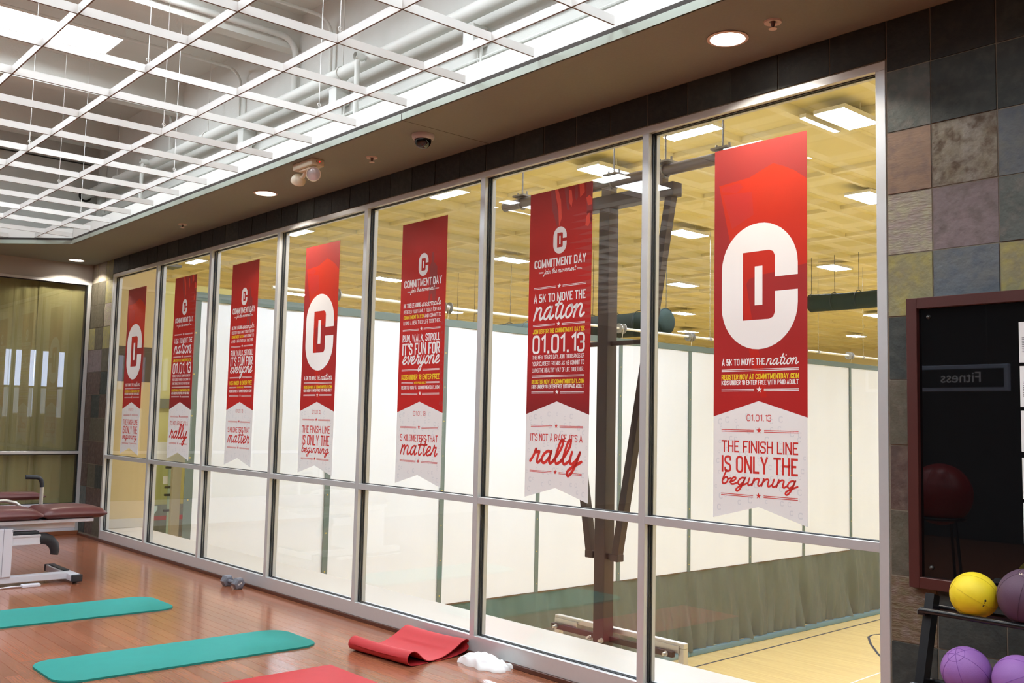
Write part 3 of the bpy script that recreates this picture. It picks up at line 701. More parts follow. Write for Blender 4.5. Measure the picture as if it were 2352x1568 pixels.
t = thing('emergency_light', (6.27, -.655, ZS), 'ivory emergency light with two round lamp heads under the soffit', 'emergency light')
bm = nb(); box(bm, 6.12, 6.42, -.715, -.60, ZS-.055, ZS, .008, 2); body = finish(bm, 'body', EML, t, 40)
bm = nb(); box(bm, 6.19, 6.35, -.695, -.62, ZS-.075, ZS-.055, .006, 1); finish(bm, 'lower_housing', EML, body, 40)
bm = nb(); lathe(bm, [(0, .003), (.004, .002), (.005, 0)], (6.4205, -.645, ZS-.02), (1, 0, 0), 10); finish(bm, 'status_lamp', mat('red_indicator', srgb(220, 30, 30), .4, emit=(srgb(255, 30, 30), 3.0)), body)
bm = nb(); lathe(bm, [(0, .002), (.004, .001), (.005, 0)], (6.4205, -.672, ZS-.022), (1, 0, 0), 10); finish(bm, 'test_button', GASK, body)
def em_head(c, d, nm):
    h = bm = nb(); lathe(bm, [(0, -.05), (.022, -.048), (.044, -.036), (.055, -.016), (.058, 0), (.058, .010), (.052, .012), (.050, .004), (0, .002)], c, d, 28); o = finish(bm, 'lamp_head', EML, t, 35)
    bm = nb(); lathe(bm, [(0, .020), (.03, .016), (.051, .006)], c, d, 28); finish(bm, 'lens', mat('clear_ribbed_lens', srgb(214, 204, 204), .12, .25, .8), o, 50)
    return o
em_head(Vector((6.385, -.675, ZS-.118)), Vector((.80, -.52, -.30)), 0)
em_head(Vector((6.12, -.66, ZS-.122)), Vector((-.72, .25, -.62)), 1)
for p0, p1 in (((6.30, -.66, ZS-.07), (6.345, -.665, ZS-.105)), ((6.24, -.66, ZS-.07), (6.155, -.66, ZS-.105))):
    bm = nb(); tube(bm, [p0, ((p0[0]+p1[0])/2, p0[1], p1[2]), p1], .015, 10); finish(bm, 'swivel', EML, t, 50)

# ------------------------------------------------------------------ floor things
def rounded_mat(name, x0, x1, y0, y1, r, th, M, label, group, ang=0):
    pts = []
    for cx, cy, a in ((x1-r, y1-r, 0), (x0+r, y1-r, pi/2), (x0+r, y0+r, pi), (x1-r, y0+r, 1.5*pi)):
        for i in range(9): pts.append((cx+r*cos(a+pi/2*i/8), cy+r*sin(a+pi/2*i/8)))
    bm = nb(); prism(bm, pts, .0005, th); es = [e for e in bm.edges if abs(e.verts[0].co.z-e.verts[1].co.z) < 1e-6 and e.verts[0].co.z > th/2]
    bmesh.ops.bevel(bm, geom=es, offset=.0035, segments=2, affect='EDGES')
    if ang: rot_bm(bm, ang, ((x0+x1)/2, (y0+y1)/2, 0))
    return tag(finish(bm, name, M, None, 40, ((x0+x1)/2, (y0+y1)/2, 0)), label, 'mat', group)
TEAL = mat('teal_foam', srgb(22, 136, 128), .75, noise=(14, .3, srgb(18, 126, 119)), bump=(260, .12))
rounded_mat('exercise_mat', 6.15, 6.79, -2.475, -.68, .15, .013, TEAL, 'whole teal foam exercise mat lying in the middle foreground', 'teal exercise mats')
rounded_mat('exercise_mat', 4.26, 4.94, -2.80, -.965, .15, .013, TEAL, 'teal foam exercise mat nearest the treatment table, cut by the left edge', 'teal exercise mats')
REDM = mat('red_yoga_vinyl', srgb(188, 42, 48), .62, noise=(18, .35, srgb(174, 36, 42)), bump=(420, .10))
bm = nb(); box(bm, 7.305, 7.915, -2.65, -.925, .0005, .005, .0015, 1)
tag(finish(bm, 'yoga_mat', REDM, None, 40, (7.6, -1.8, 0)), 'red yoga mat lying flat at the bottom edge of the picture', 'mat')
# half rolled red mat, a profile swept along its width
prof = [(-.435, .0055), (-.50, .0045), (-.555, .006), (-.598, .016), (-.618, .042), (-.612, .072), (-.590, .092), (-.560, .096), (-.530, .084), (-.500, .058), (-.465, .030), (-.43, .016),
        (-.38, .0125), (-.32, .018), (-.25, .036), (-.18, .066), (-.12, .098), (-.085, .108), (-.062, .102), (-.050, .082), (-.055, .056), (-.080, .034), (-.13, .020), (-.20, .010), (-.29, .005), (-.36, .0045)]
def cr(P, n=4):
    out = []
    for i in range(len(P)-1):
        p0, p1, p2, p3 = Vector(P[max(i-1, 0)]), Vector(P[i]), Vector(P[i+1]), Vector(P[min(i+2, len(P)-1)])
        for k in range(n):
            t_ = k/n; out.append(.5*((2*p1)+(p2-p0)*t_+(2*p0-5*p1+4*p2-p3)*t_*t_+(3*p1-p0-3*p2+p3)*t_**3))
    out.append(Vector(P[-1])); return out
pc = cr(prof, 4); th = .0042; W = .63; bm = nb(); nx = 10
L_, R_ = [], []
for i, p in enumerate(pc):
    tn = (pc[min(i+1, len(pc)-1)]-pc[max(i-1, 0)]).normalized(); nn = Vector((-tn.y, tn.x))*th/2
    L_.append(p+nn); R_.append(p-nn)
loop = L_+R_[::-1]; rings = []
for k in range(nx+1):
    u_ = k/nx; rings.append([bm.verts.new((7.035+W*u_, q.x+.0-.012*sin(pi*u_)*(1 if q.y > .05 else 0), max(.0006, q.y*(1-.05*sin(3*u_))))) for q in loop])
n_ = len(loop)
for A, B in zip(rings, rings[1:]):
    for i in range(n_): bm.faces.new((A[i], A[(i+1) % n_], B[(i+1) % n_], B[i]))
half = len(L_)
for Rg, fl in ((rings[0], 0), (rings[-1], 1)):
    for i in range(half-1):
        f = (Rg[i], Rg[i+1], Rg[n_-2-i], Rg[n_-1-i]); bm.faces.new(f if fl else f[::-1])
rot_bm(bm, radians(5.2), (7.035, -.60, 0))
tag(finish(bm, 'yoga_mat', REDM, None, 45, (7.33, -.33, 0)), 'half rolled red yoga mat curling beside the glass wall sill', 'mat')
# crumpled white towel
bm = nb(); nu, nv = 44, 22; g = []
rnd = random.Random(3)
for i in range(nu+1):
    row = []
    for j in range(nv+1):
        u_, v_ = i/nu, j/nv
        edge = .10*sin(5*u_+1)*.25+.06*sin(11*u_)*.3
        half_w = .5*min(1, .16+1.5*u_)*(1-.25*max(0, u_-.75)*4*.5)+edge*.45
        x = (u_-.5)*.40; y = (v_-.5)*2*half_w*.21
        env = max(0, (1-abs(2*u_-1)**6))**.7*max(0, 1-abs(2*v_-1)**4)**.6
        z = .004+env*(.030+.030*math.exp(-((u_-.42)/.22)**2)+.014*abs(sin(6*u_+5*v_+.6))-.012+.010*abs(sin(11*u_-7*v_))+.016*abs(sin(7*v_+4*u_))-.010*math.exp(-((u_-.72)/.07)**2))
        x += .008*sin(17*v_+5*u_); y += .010*sin(19*u_)
        row.append(bm.verts.new((x, y, max(.0015, z))))
    g.append(row)
for i in range(nu):
    for j in range(nv): bm.faces.new((g[i][j], g[i+1][j], g[i+1][j+1], g[i][j+1]))
bs = [e for e in bm.edges if e.is_boundary]
r = bmesh.ops.extrude_edge_only(bm, edges=bs)
for v in [q for q in r['geom'] if isinstance(q, bmesh.types.BMVert)]: v.co.z = .0005
rot_bm(bm, radians(17), (0, 0, 0)); bmesh.ops.translate(bm, verts=bm.verts, vec=(7.925, -.125, 0))
tag(finish(bm, 'hand_towel', mat('white_terry', srgb(246, 246, 246), .95, bump=(500, .2)), None, 38, (7.93, -.12, 0)), 'crumpled white towel on the floor against the glass wall sill', 'towel')
# hex dumbbell
t = thing('dumbbell', (4.22, -.13, 0), 'small grey hex dumbbell on the floor by the glass wall', 'dumbbell')
VIN = mat('grey_vinyl_coat', srgb(118, 120, 130), .32, 0, .5, noise=(30, .4, srgb(104, 106, 116)))
a, b = Vector((4.115, -.148, .0525)), Vector((4.325, -.134, .0525)); d = (b-a).normalized()
for c_, s in ((a, 1), (b, -1)):
    bm = nb(); rr = .060
    rings = []
    for h, r_ in ((-.040, .040), (-.030, .056), (-.015, rr), (.015, rr), (.030, .056), (.038, .038)):
        u = Vector((-d.y, d.x, 0)); v = Vector((0, 0, 1))
        rings.append([bm.verts.new(c_+d*h+(u*cos(pi/6+pi/3*k-pi/6)+v*sin(pi/6+pi/3*k-pi/6))*r_) for k in range(6)])
    for A, B in zip(rings, rings[1:]):
        for k in range(6): bm.faces.new((A[k], A[(k+1) % 6], B[(k+1) % 6], B[k]))
    bm.faces.new(rings[0]); bm.faces.new(rings[-1]); o = finish(bm, 'hex_head', VIN, t, 20)
    if s < 0:
        bm = nb(); q = c_+d*.0388
        for k in range(3): box(bm, -.004, .004, -.0006, .0006, -.008, .008, M=Matrix.Translation(q+Vector((-d.y, d.x, 0))*(-.014+.012*k)+Vector((0, 0, .006*k-.004)))@Matrix.Rotation(atan2(d.y, d.x)+pi/2, 4, 'Z'))
        finish(bm, 'weight_number', WHITE, o)
bm = nb(); tube(bm, [a+d*.03, (a+b)/2, b-d*.03], [.017, .019, .017], 14); finish(bm, 'handle', VIN, t, 50)
# ------------------------------------------------------------------ treatment table
VINYL = mat('burgundy_upholstery', srgb(94, 50, 50), .36, 0, .5, noise=(9, .4, srgb(92, 44, 46)), bump=(160, .05))
LAV = mat('white_powder_coat', srgb(222, 224, 234), .4)
BLK = mat('black_rubber', srgb(38, 40, 46), .55)
tt = thing('treatment_table', (2.8, -1.8, 0), 'burgundy padded treatment table on a white pedestal at the left edge', 'treatment table')
def pad(x0, x1, y0, y1, z0, z1, crown=.03, name='cushion', seam=True):
    bm = nb(); nx, ny = 10, 14; rr = .05
    def prof_(s):  # rounded side falloff 0..1
        e = min(s, 1-s)*2; return min(1, e/.22)
    top = []; bot = []
    for i in range(nx+1):
        rt, rb = [], []
        for j in range(ny+1):
            u, v = i/nx, j/ny
            k = (1-(1-prof_(u))**2.2)**.5*(1-(1-prof_(v))**2.2)**.5
            x = x0+(x1-x0)*u; y = y0+(y1-y0)*v
            zt = z0+(z1-z0)*.55+(z1-z0)*.45*k+crown*sin(pi*u)**.8*sin(pi*v)**.8
            zb = z0+(z1-z0)*.38*(1-k)
            rt.append(bm.verts.new((x, y, zt))); rb.append(bm.verts.new((x, y, zb)))
        top.append(rt); bot.append(rb)
    for i in range(nx):
        for j in range(ny):
            bm.faces.new((top[i][j], top[i+1][j], top[i+1][j+1], top[i][j+1])); bm.faces.new((bot[i][j], bot[i][j+1], bot[i+1][j+1], bot[i+1][j]))
    for i in range(nx):
        bm.faces.new((top[i][0], bot[i][0], bot[i+1][0], top[i+1][0])); bm.faces.new((top[i][ny], top[i+1][ny], bot[i+1][ny], bot[i][ny]))
    for j in range(ny):
        bm.faces.new((top[0][j], top[0][j+1], bot[0][j+1], bot[0][j])); bm.faces.new((top[nx][j], bot[nx][j], bot[nx][j+1], top[nx][j+1]))
    return finish(bm, name, VINYL, tt, 75)
pad(2.46, 3.11, -1.535, -.955, .60, .69)
pad(2.46, 3.11, -2.30, -1.54, .60, .69)
bm = nb(); box(bm, 2.52, 3.06, -2.30, -1.065, .565, .598, .004, 1); finish(bm, 'support_frame', LAV, tt)
bm = nb(); box(bm, 2.60, 3.00, -2.30, -1.22, .508, .565, .004, 1); finish(bm, 'under_panel', LAV, tt)
bm = nb(); box(bm, 2.62, 3.075, -2.25, -1.79, .088, .53, .006, 2); col = finish(bm, 'pedestal', LAV, tt)
bm = nb(); box(bm, 3.0752, 3.078, -1.872, -1.868, .09, .53); box(bm, 3.0752, 3.079, -1.80, -1.793, .50, .506); box(bm, 3.0752, 3.079, -1.80, -1.793, .515, .521); finish(bm, 'panel_seam', mat('seam_grey', srgb(150, 152, 166), .6), col)
bm = nb(); box(bm, 2.96, 3.06, -1.80, -1.545, .375, .465, .004, 1); box(bm, 3.06, 3.066, -1.80, -1.545, .375, .392); box(bm, 3.06, 3.066, -1.80, -1.545, .448, .465); finish(bm, 'slide_rail', LAV, tt)
bm = nb(); box(bm, 2.95, 3.055, -1.80, -1.555, .466, .495, .008, 2); finish(bm, 'rail_cover', BLK, tt)
bm = nb(); tube(bm, [(3.01, -1.55, .42), (3.01, -1.50, .42), (3.01, -1.45, .40), (3.01, -1.41, .355), (3.01, -1.395, .30), (3.01, -1.40, .262)], [.055, .055, .052, .048, .042, .036], 14); finish(bm, 'curved_bumper', BLK, tt, 50)
bm = nb(); box(bm, 2.95, 3.06, -2.5, -1.26, .028, .088, .004, 1); base = finish(bm, 'base_bar', LAV, tt)
bm = nb(); box(bm, 2.40, 3.20, -1.29, -1.20, .022, .082, .004, 1); foot = finish(bm, 'cross_foot', LAV, tt)
for xa in (3.20, 2.365):
    bm = nb(); box(bm, xa, xa+.035, -1.295, -1.195, .018, .086, .008, 2); finish(bm, 'end_cap', BLK, foot)
bm = nb(); box(bm, 2.45, 2.90, -1.275, -1.215, .0825, .092, .003, 1); finish(bm, 'tread_strip', BLK, foot)
for x in (2.46, 3.16):
    bm = nb(); lathe(bm, [(0, 0), (.02, 0), (.02, .022), (0, .022)], (x, -1.245, 0), (0, 0, 1), 12); finish(bm, 'levelling_foot', BLK, foot)
bm = nb(); box(bm, 2.95, 3.06, -2.52, -2.42, .0, .03); finish(bm, 'rear_foot', BLK, base)
bm = nb(); tube(bm, [(2.50, -1.40, .55), (2.50, -1.40, .90)], .018, 12); post = finish(bm, 'handle_post', SILV, tt, 40)
bm = nb(); tube(bm, [(2.50, -1.40, .87), (2.50, -1.402, .905), (2.50, -1.412, .94), (2.50, -1.432, .962), (2.50, -1.46, .968), (2.50, -1.56, .972)], .021, 12); finish(bm, 'grip', BLK, post, 60)
bm = nb(); tube(bm, [(2.44, -2.2, .70), (2.44, -1.9, .735), (2.44, -1.72, .74), (2.44, -1.62, .715), (2.44, -1.55, .66), (2.44, -1.53, .58)], .018, 12); finish(bm, 'side_rail', SILV, tt, 60)
pad(2.14, 2.40, -2.20, -1.33, .735, .80, .012, 'arm_cushion')
bm = nb(); box(bm, 2.20, 2.50, -1.95, -1.88, .57, .735); box(bm, 2.2, 2.6, -1.95, -1.88, .55, .585); finish(bm, 'arm_bracket', LAV, tt)
pe = thing('foot_pedal', (3.2, -1.62, 0), 'white foot pedal with a cord on the floor under the treatment table', 'pedal')
bm = nb(); box(bm, 3.14, 3.21, -1.72, -1.56, .0, .028, .006, 2); finish(bm, 'pedal_body', LAV, pe)
bm = nb(); tube(bm, [(3.17, -1.72, .012), (3.16, -1.80, .012), (3.19, -1.95, .008), (3.17, -2.2, .008), (3.1, -2.48, .008)], .007, 8); finish(bm, 'cord', LAV, pe, 50)

# ------------------------------------------------------------------ notice board
MARW = mat('mahogany_frame', srgb(72, 32, 28), .4)
bd = thing('notice_board', (11.6, -.02, .91), 'black glass notice board in a mahogany frame on the slate wall', 'notice board')
bx0, bx1, bz0, bz1, fw = 10.826, 12.45, .915, 2.24, .050
for n_, q in (('frame_side', (bx0, bx0+fw, bz0, bz1)), ('frame_side', (bx1-fw, bx1, bz0, bz1)), ('frame_rail', (bx0+fw, bx1-fw, bz1-fw, bz1)), ('frame_rail', (bx0+fw, bx1-fw, bz0, bz0+fw))):
    bm = nb(); box(bm, q[0], q[1], -.042, -.004, q[2], q[3], .002, 1); finish(bm, n_, MARW, bd)
bm = nb(); box(bm, bx0+fw, bx1-fw, -.016, -.004, bz0+fw, bz1-fw); finish(bm, 'board_face', mat('black_backing', (.0035, .0035, .004, 1), .015, 0, .8), bd)
for x in (bx0+fw+.045, bx1-fw-.045):
    for z in (bz0+fw+.045, bz1-fw-.04):
        bm = nb(); lathe(bm, [(0, .012), (.006, .011), (.0095, .006), (.010, 0)], (x, -.016, z), (0, -1, 0), 16); finish(bm, 'standoff_cap', mat('dark_steel', srgb(92, 90, 88), .3, .8), bd, 50)
PAP = mat('paper_white', srgb(236, 238, 238), .8)
PRN = mat('print_grey', srgb(120, 122, 126), .8)
for i, (zt, zb_) in enumerate(((2.102, 1.927), (1.912, 1.737), (1.721, 1.547), (1.521, 1.347), (1.332, 1.158))):
    t = thing('notice_sheet', (11.43, -.018, zb_), ['topmost', 'second from the top', 'middle', 'fourth from the top', 'lowest'][i]+' white printed sheet of the column on the black notice board', 'sheet', 'printed sheets on the notice board')
    x0 = 11.316+.001*i
    bm = nb(); box(bm, x0, x0+.225, -.0175, -.0165, zb_, zt); finish(bm, 'paper', PAP, t)
    bm = nb()
    for k in range(9):
        ln = (.02, .028, .024, .03, .018)[(k+i) % 5]
        for xx in (.012, .085, .155): box(bm, x0+xx, x0+xx+ln*1.8, -.0178, -.0176, zt-.07-.0075*k, zt-.067-.0075*k)
    o = finish(bm, 'printed_lines', PRN, t); o['kind'] = 'stuff'

# ------------------------------------------------------------------ ball rack
RK = mat('black_gloss_tube', srgb(20, 20, 23), .28, 0, .5)
rk = thing('ball_rack', (11.7, -.42, 0), 'black steel ball rack under the notice board at the lower right', 'rack')
def yz(z): return -.335-.305*(.945-z)
for x in (11.075, 12.55):
    bm = nb(); beam(bm, (x, yz(0), 0), (x, yz(.945), .945), .036, .055, (0, 1, .305)); u_ = finish(bm, 'upright', RK, rk)
    bm = nb(); box(bm, x-.02, x+.02, yz(0)-.10, yz(0)+.34, 0, .03, .004, 1); finish(bm, 'foot', RK, rk)
for z, dy in ((.888, 0), (.600, 0), (.30, 0)):
    yc_ = yz(z)+.0
    for s in (-1, 1):
        bm = nb(); tube(bm, [(11.06, yc_+s*.066, z), (12.57, yc_+s*.066, z)], .0125, 12); finish(bm, 'shelf_rail', RK, rk, 50)
    for x in (11.062, 12.56):
        bm = nb(); box(bm, x-.012, x+.022, yc_-.075, yc_+.075, z-.018, z+.004, .003, 1); br = finish(bm, 'rail_bracket', RK, rk)
        bm = nb(); lathe(bm, [(0, .008), (.008, .006), (.010, 0)], (x+.005, yc_+.02, z+.004), (0, 0, 1), 10); finish(bm, 'bolt', mat('dark_steel', srgb(92, 90, 88), .3, .8), br, 40)
def ball_seams(bm, c, r, axis, n=3):
    ax = Vector(axis).normalized(); u, v = frame_of(ax)
    for k in range(n):
        a_ = pi*k/n; e = u*cos(a_)+v*sin(a_)
        pts = [c+(ax*cos(q)+e*sin(q))*r*1.0005 for q in [2*pi*i/48 for i in range(48)]]
        tube(bm, pts, .0011, 4, closed=True)
    pts = [c+ax*r*cos(.36)*1.0005+(u*cos(q)+v*sin(q))*r*sin(.36)*1.0005 for q in [2*pi*i/32 for i in range(32)]]; tube(bm, pts, .0011, 4, closed=True)
def ball(name, c, r, M, Ms, axis, label, group='balls on the rack'):
    t = thing(name, (c[0], c[1], c[2]-r), label, 'ball', group); c = Vector(c)
    bm = nb(); bmesh.ops.create_uvsphere(bm, u_segments=48, v_segments=28, radius=r); bmesh.ops.translate(bm, verts=bm.verts, vec=c); s = finish(bm, 'skin', M, t, 180)
    bm = nb(); ball_seams(bm, c, r, axis); finish(bm, 'seam', Ms, s)
    return t, s
YEL = mat('yellow_rubber', srgb(238, 212, 32), .55, noise=(20, .25, srgb(226, 196, 24)), bump=(300, .08))
PUR = mat('purple_rubber', srgb(146, 98, 168), .6, noise=(12, .5, srgb(130, 86, 158)), bump=(300, .08))
DPU = mat('dark_plum_rubber', srgb(84, 56, 78), .6, noise=(14, .4, srgb(74, 48, 68)), bump=(300, .08))
yt = yz(.888); y2 = yz(.60)
def rest(r): return sqrt((r+.0125)**2-.066**2)
ty, sy_ = ball('medicine_ball', (11.252, yt, .888+rest(.092)), .092, YEL, mat('yellow_seam', srgb(206, 178, 24), .6), (-.8, -.3, .45), 'bright yellow medicine ball on the top tier of the rack')
bm = nb(); c = Vector((11.252, yt, .888+rest(.092)))
for a_, b_, s_ in ((.9, -.05, .007), (.75, -.12, .004), (.62, -.2, .004), (.55, -.22, .004)):
    d_ = Vector((cos(a_-1.15)*.75, -.62, b_*1.2)).normalized(); lathe(bm, [(0, .0005), (s_*.6, .0002), (s_*.7, -.0004)], c+d_*.0921, d_, 8)
finish(bm, 'ink_mark', mat('ink_black', srgb(30, 28, 26), .7), sy_)
td, sd = ball('medicine_ball', (11.457, yt, .888+rest(.109)), .109, DPU, mat('plum_seam', srgb(70, 46, 64), .6), (.2, -.3, .9), 'dark plum medicine ball beside the yellow one on the top tier')
ball('medicine_ball', (11.255, y2, .600+rest(.094)), .094, PUR, mat('purple_seam', srgb(120, 68, 150), .6), (-.15, -.62, .75), 'purple medicine ball with a round cap seam, left on the second tier')
ball('medicine_ball', (11.455, y2, .600+rest(.096)), .096, PUR, mat('purple_seam', srgb(120, 68, 150), .6), (.8, -.2, .5), 'purple medicine ball at the right edge of the second tier')

# ------------------------------------------------------------------ things behind the camera that show in the black board
sg = thing('hanging_sign', (8.3, -5.5, 2.03), 'blue framed hanging sign reading Fitness, seen mirrored in the black notice board', 'sign')
bm = nb(); box(bm, 7.55, 9.11, -5.55, -5.49, 2.035, 2.30, .004, 1); finish(bm, 'sign_frame', mat('sign_blue_grey', srgb(160, 172, 196), .5), sg)
bm = nb(); box(bm, 7.59, 9.07, -5.49, -5.486, 2.075, 2.26); finish(bm, 'sign_face', mat('sign_black', srgb(22, 24, 28), .5), sg)
fc = bpy.data.curves.new('sign_text', 'FONT'); fc.body = 'Fitness'; fc.size = .150; fc.extrude = .001; fc.align_x = 'LEFT'
fo = bpy.data.objects.new('sign_text', fc); COL.objects.link(fo)
dg = bpy.context.evaluated_depsgraph_get(); me = bpy.data.meshes.new_from_object(fo.evaluated_get(dg)); bpy.data.objects.remove(fo)
me.materials.append(mat('sign_letter_blue', srgb(238, 242, 250), .5))
lt = obj_like('sign_lettering', me, sg, (8.862, -5.484, 2.125), (1, 1, 1), (pi/2, 0, pi))
for x in (7.8, 8.9):
    bm = nb(); tube(bm, [(x, -5.52, 2.30), (x, -5.52, ZGR)], .004, 5); finish(bm, 'hanger', mat('dark_steel', srgb(92, 90, 88), .3, .8), sg)
RB = mat('red_stability_ball', srgb(136, 32, 32), .35)
for c_, r_, lab in (((8.1, -6.2, .95), .33, 'large red stability ball reflected in the black notice board'),):
    t = thing('stability_ball', (c_[0], c_[1], c_[2]-r_), lab, 'ball')
    bm = nb(); bmesh.ops.create_uvsphere(bm, u_segments=40, v_segments=24, radius=r_); bmesh.ops.translate(bm, verts=bm.verts, vec=c_); s = finish(bm, 'skin', RB, t, 180)
    bm = nb(); ball_seams(bm, Vector(c_), r_, (0, 0, 1), 4); finish(bm, 'seam', RB, s)
st = thing('ball_stand', (8.1, -6.2, 0), 'dark stand carrying the reflected red stability ball', 'stand')
bm = nb(); tube(bm, arc_pts((8.1, -6.2), 0, 2*pi, .24, 24, 'xy', .694)[:-1], .02, 8, closed=True); finish(bm, 'ring', RK, st, 50)
for a_ in (.5, 2.6, 4.7):
    bm = nb(); tube(bm, [(8.1+.24*cos(a_), -6.2+.24*sin(a_), .694), (8.1+.34*cos(a_), -6.2+.34*sin(a_), 0)], .016, 8); finish(bm, 'leg', RK, st, 50)
# ------------------------------------------------------------------ stroke lettering
def ribbon(bm, pts, wd, y, closed=False, round_caps=False):
    P = [Vector(p) for p in pts]; Q = [P[0]]
    for p in P[1:]:
        if (p-Q[-1]).length > 1e-5: Q.append(p)
    P = Q; n = len(P)
    if n < 2: return
    L_, R_ = [], []
    for i in range(n):
        a = P[i-1] if i > 0 else (P[-2] if closed else None); b = P[i+1] if i < n-1 else (P[1] if closed else None)
        d0 = (P[i]-a).normalized() if a is not None else None; d1 = (b-P[i]).normalized() if b is not None else None
        d0 = d0 or d1; d1 = d1 or d0
        n0 = Vector((-d0.y, d0.x)); n1 = Vector((-d1.y, d1.x)); mm = n0+n1
        mm = mm.normalized() if mm.length > 1e-4 else n0
        k = wd/2/max(.45, mm.dot(n0)); L_.append(P[i]+mm*k); R_.append(P[i]-mm*k)
    v = lambda p: bm.verts.new((p.x, y, p.y))
    LV = [v(p) for p in L_]; RV = [v(p) for p in R_]
    for i in range(n-1): bm.faces.new((LV[i], LV[i+1], RV[i+1], RV[i]))
    if round_caps and not closed:
        for p, d in ((P[0], P[0]-P[1]), (P[-1], P[-1]-P[-2])):
            d = d.normalized(); nn = Vector((-d.y, d.x)); fan = [v(p+(nn*cos(a)+d*sin(a))*wd/2) for a in [pi*i/6 for i in range(7)]]; bm.faces.new(fan)
def rounded(pts, r, n=4):
    """polyline with flagged round corners: point (x, y, 1)"""
    out = []; closed = False
    for i, p in enumerate(pts):
        if len(p) > 2 and 0 < i < len(pts)-1:
            c = Vector(p[:2]); a = Vector(pts[i-1][:2]); b = Vector(pts[i+1][:2])
            da, db = (a-c), (b-c); rr = min(r, da.length*.5, db.length*.5); p0 = c+da.normalized()*rr; p1 = c+db.normalized()*rr
            for k in range(n+1):
                t = k/n; out.append(p0*(1-t)**2+c*2*t*(1-t)+p1*t*t)
        else: out.append(Vector(p[:2]))
    return out
GL = {  # width, strokes
 'A': (.50, [[(0, 0), (.5, 1), (1, 0)], [(.22, .27), (.78, .27)]]), 'B': (.44, [[(0, .52), (1, .52, 1), (1, 1, 1), (0, 1), (0, 0), (1, 0, 1), (1, .52, 1), (0, .52)]]),
 'C': (.44, [[(1, .68), (1, 1, 1), (0, 1, 1), (0, 0, 1), (1, 0, 1), (1, .32)]]), 'D': (.44, [[(0, .5), (0, 1), (1, 1, 1), (1, 0, 1), (0, 0), (0, .5)]]),
 'E': (.36, [[(1, 1), (0, 1), (0, 0), (1, 0)], [(0, .52), (.88, .52)]]), 'F': (.34, [[(1, 1), (0, 1), (0, 0)], [(0, .5), (.88, .5)]]),
 'G': (.44, [[(1, .7), (1, 1, 1), (0, 1, 1), (0, 0, 1), (1, 0, 1), (1, .48), (.55, .48)]]), 'H': (.44, [[(0, 0), (0, 1)], [(1, 0), (1, 1)], [(0, .52), (1, .52)]]),
 'I': (.0, [[(0, 0), (0, 1)]]), 'J': (.36, [[(1, 1), (1, 0, 1), (0, 0, 1), (0, .3)]]), 'K': (.46, [[(0, 0), (0, 1)], [(1, 1), (.05, .40)], [(.38, .6), (1, 0)]]),
 'L': (.34, [[(0, 1), (0, 0), (1, 0)]]), 'M': (.60, [[(0, 0), (0, 1)], [(1, 0), (1, 1)], [(0, 1), (.5, .12), (1, 1)]]), 'N': (.46, [[(0, 0), (0, 1)], [(1, 0), (1, 1)], [(0, 1), (1, 0)]]),
 'O': (.44, [[(0, .5), (0, 1, 1), (1, 1, 1), (1, 0, 1), (0, 0, 1), (0, .5)]]), 'P': (.42, [[(0, 0), (0, 1), (1, 1, 1), (1, .44, 1), (0, .44)]]),
 'R': (.44, [[(0, 0), (0, 1), (1, 1, 1), (1, .46, 1), (0, .46)], [(.5, .46), (1, 0)]]), 'S': (.42, [[(1, .72), (1, 1, 1), (0, 1, 1), (0, .56, 1), (1, .46, 1), (1, 0, 1), (0, 0, 1), (0, .28)]]),
 'T': (.42, [[(0, 1), (1, 1)], [(.5, 1), (.5, 0)]]), 'U': (.44, [[(0, 1), (0, 0, 1), (1, 0, 1), (1, 1)]]), 'V': (.48, [[(0, 1), (.5, 0), (1, 1)]]),
 'W': (.72, [[(0, 1), (.25, 0), (.5, .85), (.75, 0), (1, 1)]]), 'X': (.46, [[(0, 0), (1, 1)], [(0, 1), (1, 0)]]), 'Y': (.48, [[(0, 1), (.5, .45), (1, 1)], [(.5, .45), (.5, 0)]]),
 '0': (.42, [[(0, .5), (0, 1, 1), (1, 1, 1), (1, 0, 1), (0, 0, 1), (0, .5)]]), '1': (.22, [[(0, .80), (1, 1), (1, 0)]]),
 '3': (.40, [[(0, .74), (0, 1, 1), (1, 1, 1), (1, .52, 1), (.35, .52)], [(.35, .52), (1, .52, 1), (1, 0, 1), (0, 0, 1), (0, .27)]]),
 '5': (.40, [[(1, 1), (0, 1), (0, .54), (1, .62, 1), (1, 0, 1), (0, 0, 1), (0, .26)]]), '8': (.42, [[(0, .75), (0, 1, 1), (1, 1, 1), (1, .52, 1), (0, .52, 1), (0, .75)], [(0, .25), (0, .52, 1), (1, .52, 1), (1, 0, 1), (0, 0, 1), (0, .25)]]),
 '.': (.0, 'dot'), ',': (.0, 'comma'), "'": (.0, 'apos'), ' ': (.12, [])}
